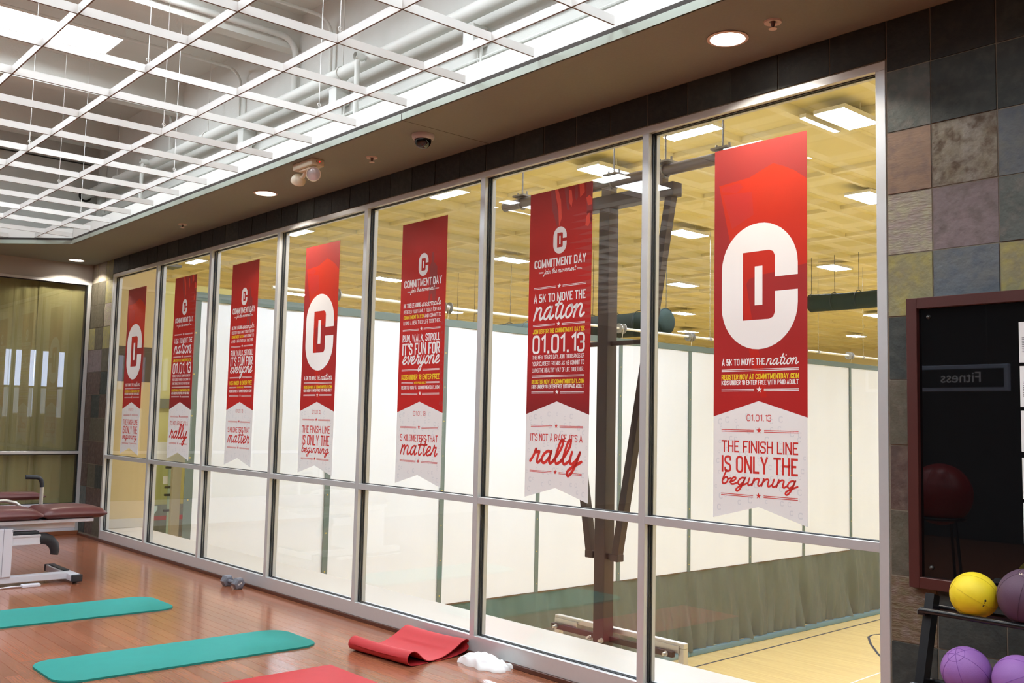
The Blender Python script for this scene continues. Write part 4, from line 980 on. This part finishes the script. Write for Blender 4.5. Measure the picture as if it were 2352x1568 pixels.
def caps(bm, txt, x0, x1, z, h, t, y):
    wd = t*h; gap = .085+t*.5
    t *= 1.12; adv = [(GL[c][0]+t+(.14 if c == '.' and h > .02 else 0) if c != ' ' else .24) for c in txt]; tot = sum(adv)*h+gap*.75*h*(len(txt)-1)*.62
    sx = (x1-x0)/tot; x = x0; wd = min(wd, wd*sx*1.12) if sx < 1 else wd
    for c, a in zip(txt, adv):
        gw, st = GL[c]; ww = a*h*sx; ix0 = x+wd/2; ix1 = x+ww-wd/2; iz0 = z+wd/2; iz1 = z+h-wd/2
        if st == 'dot': ribbon(bm, [(x+ww/2, z), (x+ww/2, z+wd*1.15)], wd*1.1, y)
        elif st == 'comma': ribbon(bm, [(x+ww/2-wd*.3, z-wd), (x+ww/2, z), (x+ww/2, z+wd*1.1)], wd, y)
        elif st == 'apos': ribbon(bm, [(x+ww/2, z+h*.68), (x+ww/2, z+h)], wd*.9, y)
        else:
            for s in st:
                pts = [((ix0+(ix1-ix0)*p[0]) if gw > 0 else x+ww/2, iz0+(iz1-iz0)*p[1]) + ((1,) if len(p) > 2 else ()) for p in s]
                diag = [abs(pts[i][0]-pts[i+1][0]) > 1e-6 and abs(pts[i][1]-pts[i+1][1]) > 1e-6 for i in range(len(pts)-1)]
                if len(s) == 2 or not any(diag):     # run straight ends out to the full cap height
                    pts = [tuple(p) for p in pts]
                    for e, o_ in ((0, 1), (-1, -2)):
                        p, q = pts[e], pts[o_]
                        if abs(p[0]-q[0]) < 1e-6 and abs(p[1]-iz0) < 1e-6: pts[e] = (p[0], z)+tuple(p[2:])
                        elif abs(p[0]-q[0]) < 1e-6 and abs(p[1]-iz1) < 1e-6: pts[e] = (p[0], z+h)+tuple(p[2:])
                        elif abs(p[1]-q[1]) < 1e-6 and (abs(p[0]-ix0) < 1e-6 or abs(p[0]-ix1) < 1e-6) and not any(len(s_) > 2 for s_ in s): pts[e] = (p[0]+(wd/2 if p[0] > q[0] else -wd/2), p[1])+tuple(p[2:])
                else:
                    pts = [(p[0], z if abs(p[1]-iz0) < 1e-6 and len(p) == 2 else (z+h if abs(p[1]-iz1) < 1e-6 and len(p) == 2 else p[1]))+tuple(p[2:]) for p in pts] if c in 'AVWMNKXY' else pts
                ribbon(bm, rounded(pts, h*.19), wd, y, closed=(len(s) > 3 and s[0] == s[-1]))
        x += ww+gap*.75*.62*h*sx
SC = {  # cursive: width, strokes through points, x height 1
 'n': (.95, [[(.02, 0), (.06, .6), (.08, 1)], [(.07, .5), (.22, .85), (.42, 1), (.58, .85), (.58, .4), (.62, .1), (.76, 0), (.97, .25)]]),
 'a': (1.05, [[(.70, .82), (.5, 1), (.22, .82), (.07, .4), (.16, .06), (.38, .02), (.6, .4), (.72, .98)], [(.72, 1), (.68, .4), (.73, .06), (.86, 0), (1.07, .25)]]),
 't': (.66, [[(.34, 1.75), (.27, .9), (.25, .3), (.36, .02), (.50, .02), (.68, .25)], [(.02, 1.12), (.6, 1.18)]]),
 'i': (.5, [[(.12, 1), (.09, .4), (.14, .06), (.28, 0), (.52, .25)], [(.17, 1.45), (.18, 1.52)]]),
 'o': (.92, [[(.48, 1), (.2, .88), (.06, .45), (.2, .04), (.46, .04), (.66, .45), (.58, .9), (.46, 1), (.5, .86), (.72, .76), (.95, .95)]]),
 'e': (.78, [[(-.02, .25), (.22, .38), (.48, .62), (.52, .9), (.34, 1), (.14, .72), (.09, .32), (.24, .02), (.5, .04), (.8, .28)]]),
 'x': (.85, [[(.02, .82), (.16, 1), (.3, .8), (.42, .3), (.58, 0), (.86, .25)], [(.72, 1), (.42, .55), (.08, 0)]]),
 'm': (1.42, [[(.02, 0), (.06, .6), (.08, 1)], [(.07, .5), (.22, .88), (.38, 1), (.5, .84), (.5, .0)], [(.5, .5), (.68, .88), (.86, 1), (1.0, .84), (1.0, .4), (1.05, .08), (1.2, 0), (1.44, .25)]]),
 'p': (.92, [[(.14, 1), (.06, 0), (-.02, -.85)], [(.1, .55), (.26, .92), (.5, .98), (.62, .6), (.46, .08), (.24, .04), (.2, .2)], [(.4, .02), (.66, .03), (.94, .25)]]),
 'l': (.6, [[(-.02, .25), (.24, .8), (.42, 1.5), (.38, 1.95), (.24, 1.9), (.14, 1.3), (.1, .5), (.2, .05), (.36, .01), (.62, .25)]]),
 'v': (.86, [[(.0, .85), (.14, 1), (.2, .6), (.28, .08), (.42, .06), (.62, .5), (.62, .98), (.7, .84), (.88, .9)]]),
 'r': (.82, [[(-.02, .1), (.16, .6), (.24, 1.12), (.32, .88), (.56, .92), (.52, .45), (.54, .08), (.66, 0), (.84, .25)]]),
 'y': (.92, [[(.08, 1), (.05, .45), (.14, .08), (.34, .08), (.58, .5), (.68, 1)], [(.68, 1), (.58, .1), (.42, -.6), (.2, -.95), (.04, -.75), (.22, -.36), (.94, .25)]]),
 'b': (.85, [[(.22, 1.95), (.1, 1), (.07, .4), (.18, .04), (.42, .04), (.6, .4), (.5, .88), (.3, .92), (.14, .62)], [(.5, .86), (.64, .7), (.87, .84)]]),
 'g': (1.0, [[(.66, .82), (.46, 1), (.2, .82), (.07, .4), (.16, .06), (.36, .02), (.58, .4), (.68, .98)], [(.68, 1), (.58, .1), (.44, -.6), (.22, -.95), (.06, -.75), (.24, -.36), (1.02, .25)]]),
 'h': (.95, [[(.2, 1.9), (.08, .9), (.02, 0)], [(.06, .45), (.22, .85), (.42, 1), (.58, .85), (.58, .4), (.62, .1), (.76, 0), (.97, .25)]]),
 'j': (.5, [[(.22, 1), (.14, .1), (.02, -.6), (-.16, -.9), (-.28, -.7), (-.1, -.32), (.52, .25)], [(.28, 1.45), (.29, 1.52)]]),
 ' ': (.55, [])}
def script(bm, txt, x0, x1, z, xh, t, y, dots=True):
    adv = [SC[c][0] for c in txt]; tot = sum(adv); sl = .26*xh; sx = (x1-x0-sl*.6)/tot; x = x0
    for c, a in zip(txt, adv):
        for k, s in enumerate(SC[c][1]):
            if c in 'ij' and k == 1 and not dots: continue
            pts = [(x+px*sx+.30*py*xh, z+py*xh) for px, py in s]
            ribbon(bm, [Vector(p) for p in cr(pts, 5)] if len(pts) > 2 else pts, t*xh, y, round_caps=True)
        x += a*sx
def star(bm, x, z, r, y):
    v = [bm.verts.new((x+(r if i % 2 == 0 else r*.40)*sin(pi*i/5), y, z+(r if i % 2 == 0 else r*.40)*cos(pi*i/5))) for i in range(10)]
    c = bm.verts.new((x, y, z))
    for i in range(10): bm.faces.new((c, v[i], v[(i+1) % 10]))
def rule2(bm, x0, x1, z, h, y):
    t = h*.30
    ribbon(bm, [(x0, z+h/2-t/2), (x1, z+h/2-t/2)], t, y); ribbon(bm, [(x0, z-h/2+t/2), (x1, z-h/2+t/2)], t, y)
def flat(bm, pts, y): bm.faces.new([bm.verts.new((p[0], y, p[1])) for p in pts])
def logo(bm, cx, cz, k, y):
    """the C ring with a D and an I inside; k scales the big banner's size"""
    hw, hh = .241, .345; ro = .241
    def T(p): return (cx+p[0]*k, cz+p[1]*k)
    gx, gz0, gz1 = .102, -.037, .041; dx0, dx1, dz0, dz1 = -.101, .101, -.184, .190
    arcT = [(ro*cos(a), hh-ro+ro*sin(a)) for a in [pi*i/20 for i in range(21)]]      # right to left over the top
    arcB = [(ro*cos(a), -hh+ro+ro*sin(a)) for a in [-pi*i/20 for i in range(21)]]
    rin = .035
    inT = [(gx, gz1), (gx, dz1-rin), (gx-rin*.3, dz1-rin*.3), (gx-rin, dz1), (dx0, dz1)]
    inB = [(gx, gz0), (gx, dz0+rin), (gx-rin*.3, dz0+rin*.3), (gx-rin, dz0), (dx0, dz0)]
    flat(bm, [T(p) for p in [(hw, gz1)]+arcT+[(-hw, 0), (dx0, 0)]+inT[::-1]], y)
    flat(bm, [T(p) for p in [(hw, gz0)]+arcB+[(-hw, 0), (dx0, 0)]+inB[::-1]], y)
    flat(bm, [T(p) for p in [(-.025, -.105), (.024, -.105), (.024, .108), (-.025, .108)]], y)
LINES = [
('A','caps','A 5K TO MOVE THE',0.067,0.344,0.836,0.0364,'w',0.17),
('A','script','nation',0.353,0.547,0.836,0.0313,'w',0.20),
('A','rule','',0.067,0.549,0.809,0.0120,'w',0),
('A','caps','REGISTER NOW AT COMMITMENTDAY.COM',0.066,0.549,0.759,0.0286,'y',0.17),
('A','caps','KIDS UNDER 18 ENTER FREE WITH PAID ADULT',0.066,0.546,0.729,0.0255,'w',0.17),
('A','rule','',0.066,0.277,0.700,0.0120,'w',0),
('A','rule','',0.338,0.549,0.700,0.0120,'w',0),
('A','star','',0.309,0,0.702,0.018,'w',0),
('A','caps','01.01.13',0.231,0.383,0.533,0.0352,'r',0.11),
('A','rule','',0.067,0.275,0.480,0.0120,'r',0),
('A','rule','',0.340,0.546,0.480,0.0120,'r',0),
('A','star','',0.308,0,0.483,0.018,'r',0),
('A','caps','THE FINISH LINE',0.068,0.544,0.362,0.0649,'r',0.13),
('A','caps','IS ONLY THE',0.069,0.542,0.253,0.0913,'r',0.13),
('A','script','beginning',0.066,0.542,0.190,0.0380,'r',0.26),
('A','rule','',0.066,0.272,0.132,0.0120,'r',0),
('A','rule','',0.337,0.542,0.135,0.0120,'r',0),
('A','star','',0.306,0,0.137,0.018,'r',0),
('C','caps','COMMITMENT DAY',0.071,0.565,1.540,0.0569,'w',0.17),
('C','script','join the movement',0.170,0.472,1.497,0.0182,'w',0.22),
('C','rule','',0.118,0.164,1.509,0.0090,'w',0),
('C','rule','',0.482,0.527,1.504,0.0090,'w',0),
('C','rule','',0.070,0.285,1.404,0.0120,'w',0),
('C','rule','',0.350,0.565,1.403,0.0120,'w',0),
('C','star','',0.319,0,1.405,0.018,'w',0),
('C','caps','A 5K TO MOVE THE',0.071,0.565,1.304,0.0588,'w',0.15),
('C','script','nation',0.074,0.558,1.191,0.0799,'w',0.20),
('C','rule','',0.068,0.284,1.151,0.0120,'w',0),
('C','rule','',0.348,0.563,1.150,0.0120,'w',0),
('C','star','',0.317,0,1.154,0.018,'w',0),
('C','caps','JOIN US FOR THE COMMITMENT DAY 5K',0.068,0.563,1.095,0.0304,'y',0.17),
('C','caps','01.01.13',0.068,0.565,0.960,0.1256,'w',0.13),
('C','caps',"THIS NEW YEAR'S DAY, JOIN THOUSANDS OF",0.069,0.561,0.922,0.0278,'w',0.12),
('C','caps','YOUR CLOSEST FRIENDS AS WE COMMIT TO',0.070,0.562,0.879,0.0285,'w',0.12),
('C','caps','LIVING THE HEALTHY WAY OF LIFE TOGETHER.',0.069,0.560,0.835,0.0285,'w',0.12),
('C','rule','',0.067,0.562,0.808,0.0120,'w',0),
('C','caps','REGISTER NOW AT COMMITMENTDAY.COM',0.066,0.564,0.758,0.0284,'y',0.17),
('C','caps','KIDS UNDER 18 ENTER FREE WITH PAID ADULT',0.066,0.561,0.727,0.0252,'w',0.17),
('C','rule','',0.066,0.282,0.700,0.0120,'w',0),
('C','rule','',0.344,0.562,0.698,0.0120,'w',0),
('C','star','',0.315,0,0.702,0.018,'w',0),
('C','rule','',0.068,0.278,0.477,0.0120,'r',0),
('C','rule','',0.346,0.560,0.476,0.0120,'r',0),
('C','star','',0.314,0,0.481,0.018,'r',0),
('C','caps',"IT'S NOT A RACE, IT'S A",0.065,0.558,0.379,0.0477,'r',0.12),
('C','script','rally',0.069,0.554,0.237,0.0778,'r',0.26),
('C','rule','',0.065,0.278,0.178,0.0120,'r',0),
('C','rule','',0.345,0.555,0.176,0.0120,'r',0),
('C','star','',0.313,0,0.180,0.018,'r',0),
('B','caps','COMMITMENT DAY',0.070,0.564,1.543,0.0598,'w',0.17),
('B','script','join the movement',0.167,0.473,1.503,0.0192,'w',0.22),
('B','rule','',0.115,0.160,1.508,0.0090,'w',0),
('B','rule','',0.482,0.529,1.510,0.0090,'w',0),
('B','caps','BE THE LEADING',0.069,0.304,1.382,0.0344,'w',0.18),
('B','script','example',0.312,0.565,1.383,0.0266,'w',0.20),
('B','caps','REGISTER YOUR FAMILY TODAY FOR OUR',0.072,0.565,1.335,0.0287,'w',0.12),
('B','caps','COMMITMENT DAY 5K',0.074,0.349,1.291,0.0300,'y',0.17),
('B','caps','AND COMMIT TO',0.355,0.565,1.291,0.0292,'w',0.12),
('B','caps','LIVING A HEALTHIER LIFE TOGETHER.',0.074,0.564,1.246,0.0300,'w',0.12),
('B','rule','',0.068,0.284,1.203,0.0120,'w',0),
('B','rule','',0.348,0.563,1.205,0.0120,'w',0),
('B','star','',0.318,0,1.208,0.018,'w',0),
('B','caps','RUN, WALK, STROLL',0.070,0.561,1.109,0.0584,'w',0.16),
('B','caps',"IT'S FUN FOR",0.071,0.564,1.007,0.0922,'w',0.16),
('B','script','everyone',0.073,0.565,0.936,0.0603,'w',0.20),
('B','rule','',0.070,0.288,0.887,0.0120,'w',0),
('B','rule','',0.349,0.563,0.888,0.0120,'w',0),
('B','star','',0.318,0,0.891,0.018,'w',0),
('B','caps','KIDS UNDER 18 ENTER FREE',0.071,0.567,0.812,0.0413,'y',0.16),
('B','caps','WITH PAID ADULT',0.242,0.398,0.779,0.0170,'y',0.18),
('B','rule','',0.071,0.234,0.787,0.0120,'w',0),
('B','rule','',0.403,0.568,0.789,0.0120,'w',0),
('B','caps','REGISTER NOW AT COMMITMENTDAY.COM',0.073,0.568,0.738,0.0270,'w',0.17),
('B','rule','',0.073,0.290,0.702,0.0120,'w',0),
('B','rule','',0.351,0.570,0.702,0.0120,'w',0),
('B','star','',0.323,0,0.705,0.018,'w',0),
('B','caps','01.01.13',0.244,0.404,0.532,0.0352,'r',0.10),
('B','rule','',0.075,0.290,0.441,0.0120,'r',0),
('B','rule','',0.356,0.568,0.440,0.0120,'r',0),
('B','star','',0.324,0,0.445,0.018,'r',0),
('B','caps','5 KILOMETERS THAT',0.080,0.566,0.333,0.0533,'r',0.13),
('B','script','matter',0.086,0.567,0.232,0.0680,'r',0.20),
('B','rule','',0.081,0.293,0.180,0.0120,'r',0),
('B','rule','',0.360,0.570,0.180,0.0120,'r',0),
('B','star','',0.326,0,0.184,0.018,'r',0),
]
# ------------------------------------------------------------------ the seven window banners
BW = .59; SHIFT = {'A': -.0128, 'B': -.0245, 'C': -.0187}; SCX = {'A': 1.009, 'B': .999, 'C': .994}
RED = mat('banner_red_print', srgb(205, 38, 30), .55)
BWH = mat('banner_white_print', srgb(238, 237, 235), .6)
PATT = mat('banner_pattern_grey', srgb(222, 223, 224), .6)
LWH = mat('lettering_white', srgb(246, 244, 242), .55); LYE = mat('lettering_yellow', srgb(240, 214, 30), .55); LRE = mat('lettering_red', srgb(208, 44, 34), .55)
def grad_mat(name, stops, axis=2):
    if name in MATS: return MATS[name]
    M = bpy.data.materials.new(name); M.use_nodes = True; N = M.node_tree.nodes; L = M.node_tree.links
    tc = N.new('ShaderNodeTexCoord'); sp_ = N.new('ShaderNodeSeparateXYZ'); L.new(tc.outputs['Object'], sp_.inputs[0])
    mr = N.new('ShaderNodeMapRange'); mr.inputs[1].default_value = .55; mr.inputs[2].default_value = 2.06; L.new(sp_.outputs[axis], mr.inputs[0])
    rp = N.new('ShaderNodeValToRGB'); L.new(mr.outputs[0], rp.inputs[0])
    while len(rp.color_ramp.elements) < len(stops): rp.color_ramp.elements.new(.5)
    for e, (p, c) in zip(rp.color_ramp.elements, stops): e.position = p; e.color = c
    nz = N.new('ShaderNodeTexNoise'); nz.inputs['Scale'].default_value = 3.5; L.new(tc.outputs['Object'], nz.inputs['Vector'])
    mx = N.new('ShaderNodeMix'); mx.data_type = 'RGBA'; mx.blend_type = 'MULTIPLY'; mx.inputs[0].default_value = .22
    L.new(rp.outputs[0], mx.inputs[6]); L.new(nz.outputs['Color'], mx.inputs[7])
    hs = N.new('ShaderNodeHueSaturation'); hs.inputs['Value'].default_value = 1.0; L.new(mx.outputs[2], hs.inputs['Color'])
    b = N['Principled BSDF']; b.inputs['Roughness'].default_value = .55; b.inputs['Specular IOR Level'].default_value = .25; L.new(hs.outputs[0], b.inputs['Base Color'])
    MATS[name] = M; return M
CLOTH = {'A': grad_mat('print_red_sky', [(0, srgb(184, 34, 31)), (.45, srgb(168, 42, 40)), (.8, srgb(166, 52, 50)), (1, srgb(174, 66, 62))]),
         'B': grad_mat('print_red_field', [(0, srgb(198, 34, 30)), (.5, srgb(202, 36, 30)), (.8, srgb(194, 42, 31)), (1, srgb(172, 46, 36))]),
         'C': grad_mat('print_red_street', [(0, srgb(136, 32, 34)), (.25, srgb(182, 32, 32)), (.5, srgb(198, 36, 30)), (.8, srgb(192, 42, 31)), (1, srgb(172, 46, 38))])}
ORA = grad_mat('print_orange_shirt', [(0, srgb(196, 34, 24)), (.5, srgb(202, 42, 24)), (.75, srgb(204, 52, 26)), (1, srgb(204, 58, 30))])
DRK = mat('print_dark_figure', srgb(150, 40, 36), .55); DRK2 = mat('print_dark_band', srgb(176, 44, 36), .55); BRI = mat('print_bright_figure', srgb(224, 66, 36), .55)
YS = .0425
def make_banner(d, xl, label):
    t = thing('window_banner', (xl, .0445, 1.125), label, 'banner', 'banners on the glass wall')
    W_ = Vector((xl, 0, 1.125))
    def done(bm, nm, M, par):
        bmesh.ops.translate(bm, verts=bm.verts, vec=W_); return finish(bm, nm, M, par)
    bm = nb(); prism(bm, [(0, .556), (BW/2, .641), (BW, .556), (BW, 2.062), (0, 2.062)], .0430, .0445, 'y'); cl = done(bm, 'red_panel', CLOTH[d], t)
    bm = nb(); prism(bm, [(0, 0), (BW/2, .078), (BW, 0), (BW, .556), (BW/2, .641), (0, .556)], .0430, .0445, 'y'); tail = done(bm, 'white_tail', BWH, t)
    bm = nb(); rn = random.Random(5)
    for i in range(9):
        for j in range(9):
            x = .035+i*.065+rn.uniform(-.018, .018); z = .05+j*.062+rn.uniform(-.02, .02); lim = .641-.085*abs(x-BW/2)/(BW/2); lo_ = .078*(1-abs(x-BW/2)/(BW/2))
            if z > lim-.03 or z < lo_+.03: continue
            s = rn.choice((.008, .011, .014)); ribbon(bm, rounded([(x+s*.7, z+s*.5), (x+s*.7, z+s, 1), (x-s*.7, z+s, 1), (x-s*.7, z-s, 1), (x+s*.7, z-s, 1), (x+s*.7, z-s*.5)], s*.7), s*.4, YS+.0003)
    o = done(bm, 'tail_pattern', PATT, tail); o['kind'] = 'stuff'
    # printed picture
    if d == 'A':
        bm = nb(); flat(bm, [(.030, 1.857), (.235, 1.872), (.31, 1.90), (.385, 1.925), (.455, 1.895), (.52, 1.86), (BW, 1.806), (BW, 1.357), (.47, 1.345), (.396, 1.331), (.29, 1.322), (.23, 1.305), (.215, 1.28), (.245, 1.12), (.28, .95), (.33, .80), (.345, .66), (.31, .66), (.26, .80), (.225, .95), (.19, 1.15), (.16, 1.35), (.10, 1.55)], YS+.0004); done(bm, 'printed_shirt', ORA, cl)
        bm = nb(); flat(bm, [(.045, 1.845), (.17, 1.853), (.19, 1.825), (.15, 1.80), (.05, 1.82)], YS+.0003); flat(bm, [(.055, 1.80), (.25, 1.79), (.26, 1.66), (.12, 1.60), (.075, 1.74)], YS+.0003); done(bm, 'printed_folds', mat('print_shirt_shadow', srgb(186, 36, 22), .55), cl)['kind'] = 'stuff'
    elif d == 'C':
        bm = nb()
        for pts in ([(.20, 2.06), (.24, 2.06), (.26, 1.95), (.29, 1.84), (.27, 1.80), (.22, 1.92)], [(.33, 2.06), (.37, 2.06), (.37, 1.96), (.385, 1.90), (.36, 1.91)], [(.43, 2.06), (.455, 2.06), (.46, 1.98), (.445, 1.955), (.43, 1.98)], [(.53, 2.06), (BW, 2.06), (BW, 1.79), (.545, 1.80), (.54, 1.90)]): flat(bm, pts, YS+.0004)
        done(bm, 'printed_runners', DRK, cl)['kind'] = 'stuff'
        bm = nb()
        for pts in ([(.24, 2.06), (.27, 2.06), (.30, 1.98), (.31, 1.86), (.285, 1.80), (.275, 1.93)], [(.375, 2.04), (.40, 2.03), (.41, 1.96), (.40, 1.92), (.38, 1.95)], [(.47, 2.06), (.515, 2.06), (.52, 2.0), (.48, 1.97)], [(.535, 1.96), (.565, 1.975), (.588, 1.95), (.585, 1.91), (.55, 1.905)], [(.54, 1.84), (.565, 1.86), (.575, 1.80), (.555, 1.77), (.53, 1.78)]): flat(bm, pts, YS+.0003)
        done(bm, 'printed_legs', BRI, cl)['kind'] = 'stuff'
        bm = nb(); rn = random.Random(9)
        for k in range(18):
            z = 1.86-.045*k; x0 = .36+.1*rn.random()+.004*k; flat(bm, [(x0, z), (BW, z+.012), (BW, z-.010-.008*(k % 3)), (x0+.05, z-.006)], YS+.0004)
        done(bm, 'printed_road', DRK2, cl)['kind'] = 'stuff'
    else:
        bm = nb(); flat(bm, [(.40, 1.79), (.425, 1.80), (.435, 1.75), (.43, 1.72), (.475, 1.68), (.48, 1.56), (.47, 1.50), (.46, 1.42), (.475, 1.40), (.43, 1.41), (.42, 1.47), (.40, 1.47), (.385, 1.40), (.37, 1.40), (.38, 1.50), (.385, 1.62), (.37, 1.68), (.40, 1.72)], YS+.0004); done(bm, 'printed_walker', DRK, cl)
        bm = nb(); rn = random.Random(4)
        for k in range(46):
            x = BW-abs(rn.gauss(0, .07)); z = rn.uniform(.6, 1.28); s = rn.uniform(.006, .02)
            if z < .641-.085*abs(x-BW/2)/(BW/2)+s: continue
            flat(bm, [(max(.3, x-s), z), (x, z+s), (min(BW, x+s), z), (x, z-s*.8)], YS+.0004)
        done(bm, 'printed_leaves', mat('print_dark_leaves', srgb(178, 34, 34), .55), cl)['kind'] = 'stuff'
    cx = BW/2
    bm = nb()
    if d == 'A': logo(bm, .294, 1.265, 1, YS)
    else: logo(bm, cx+.002, 1.712, .262, YS)
    done(bm, 'logo', LWH, cl)
    for (dd, kind, txt, x0, x1, z, h, colr, th) in LINES:
        if dd != d: continue
        f = lambda x: .05+((x+SHIFT[d])-.05)*SCX[d]
        bm = nb(); a_, b_ = f(x0), f(x1)
        if kind == 'caps': caps(bm, txt, a_, b_, z, h, th, YS)
        elif kind == 'script': script(bm, txt, a_, b_, z, h, th, YS, dots=(txt in ('nation', 'join the movement') and h < .05))
        elif kind == 'rule': rule2(bm, a_, b_, z, h, YS)
        else: star(bm, a_, z, h, YS)
        o = done(bm, {'caps': 'slogan_print', 'script': 'script_print', 'rule': 'double_rule', 'star': 'star'}[kind], {'w': LWH, 'y': LYE, 'r': LRE}[colr], tail if colr == 'r' else cl)
        if kind in ('caps', 'script', 'rule'): o['kind'] = 'stuff'
    return t
def xf(x06): return x06+.017*(13.0-x06)/4.474
bA = make_banner('A', xf(9.652), 'rightmost red banner, with a big white monogram above The Finish Line')
bC = make_banner('C', xf(8.092), 'second red banner from the right, reading A 5K to move the nation over rally')
bB = make_banner('B', xf(6.562), 'larger of the two red banners reading Run, walk, stroll, third from the right')
copy_tree(bA, (xf(5.010), .0445, 1.125), 'middle red banner with a big white monogram, fourth from either end')
copy_tree(bB, (xf(3.487), .0445, 1.125), 'smaller of the two red banners reading Run, walk, stroll, third from the left')
copy_tree(bC, (xf(2.004), .0445, 1.125), 'second red banner from the left, reading A 5K to move the nation')
copy_tree(bA, (xf(.528), .0445, 1.125), 'leftmost and smallest red banner with the white monogram, next to the slate corner')
# lettering wrapped on the dark plum ball
cb = Vector((11.457, yt, .888+rest(.109)))
bm = nb(); caps(bm, 'LLAB E', -.045, .03, 0, .013, .24, 0); caps(bm, 'REV', -.012, .032, -.020, .013, .24, 0)
fwd_ = (CAMP-cb).normalized(); up_ = (Vector((0, 0, 1))-fwd_*fwd_.z).normalized(); rt_ = up_.cross(fwd_).normalized()
for v in bm.verts:
    a_, b_ = v.co.x/.109, .86+v.co.z/.109
    dd = (fwd_*cos(b_)*cos(a_)+rt_*sin(a_)*cos(b_)*1.0+up_*sin(b_)).normalized(); v.co = cb+dd*.1096
finish(bm, 'ball_lettering', mat('cream_ink', srgb(226, 214, 190), .7), sd)
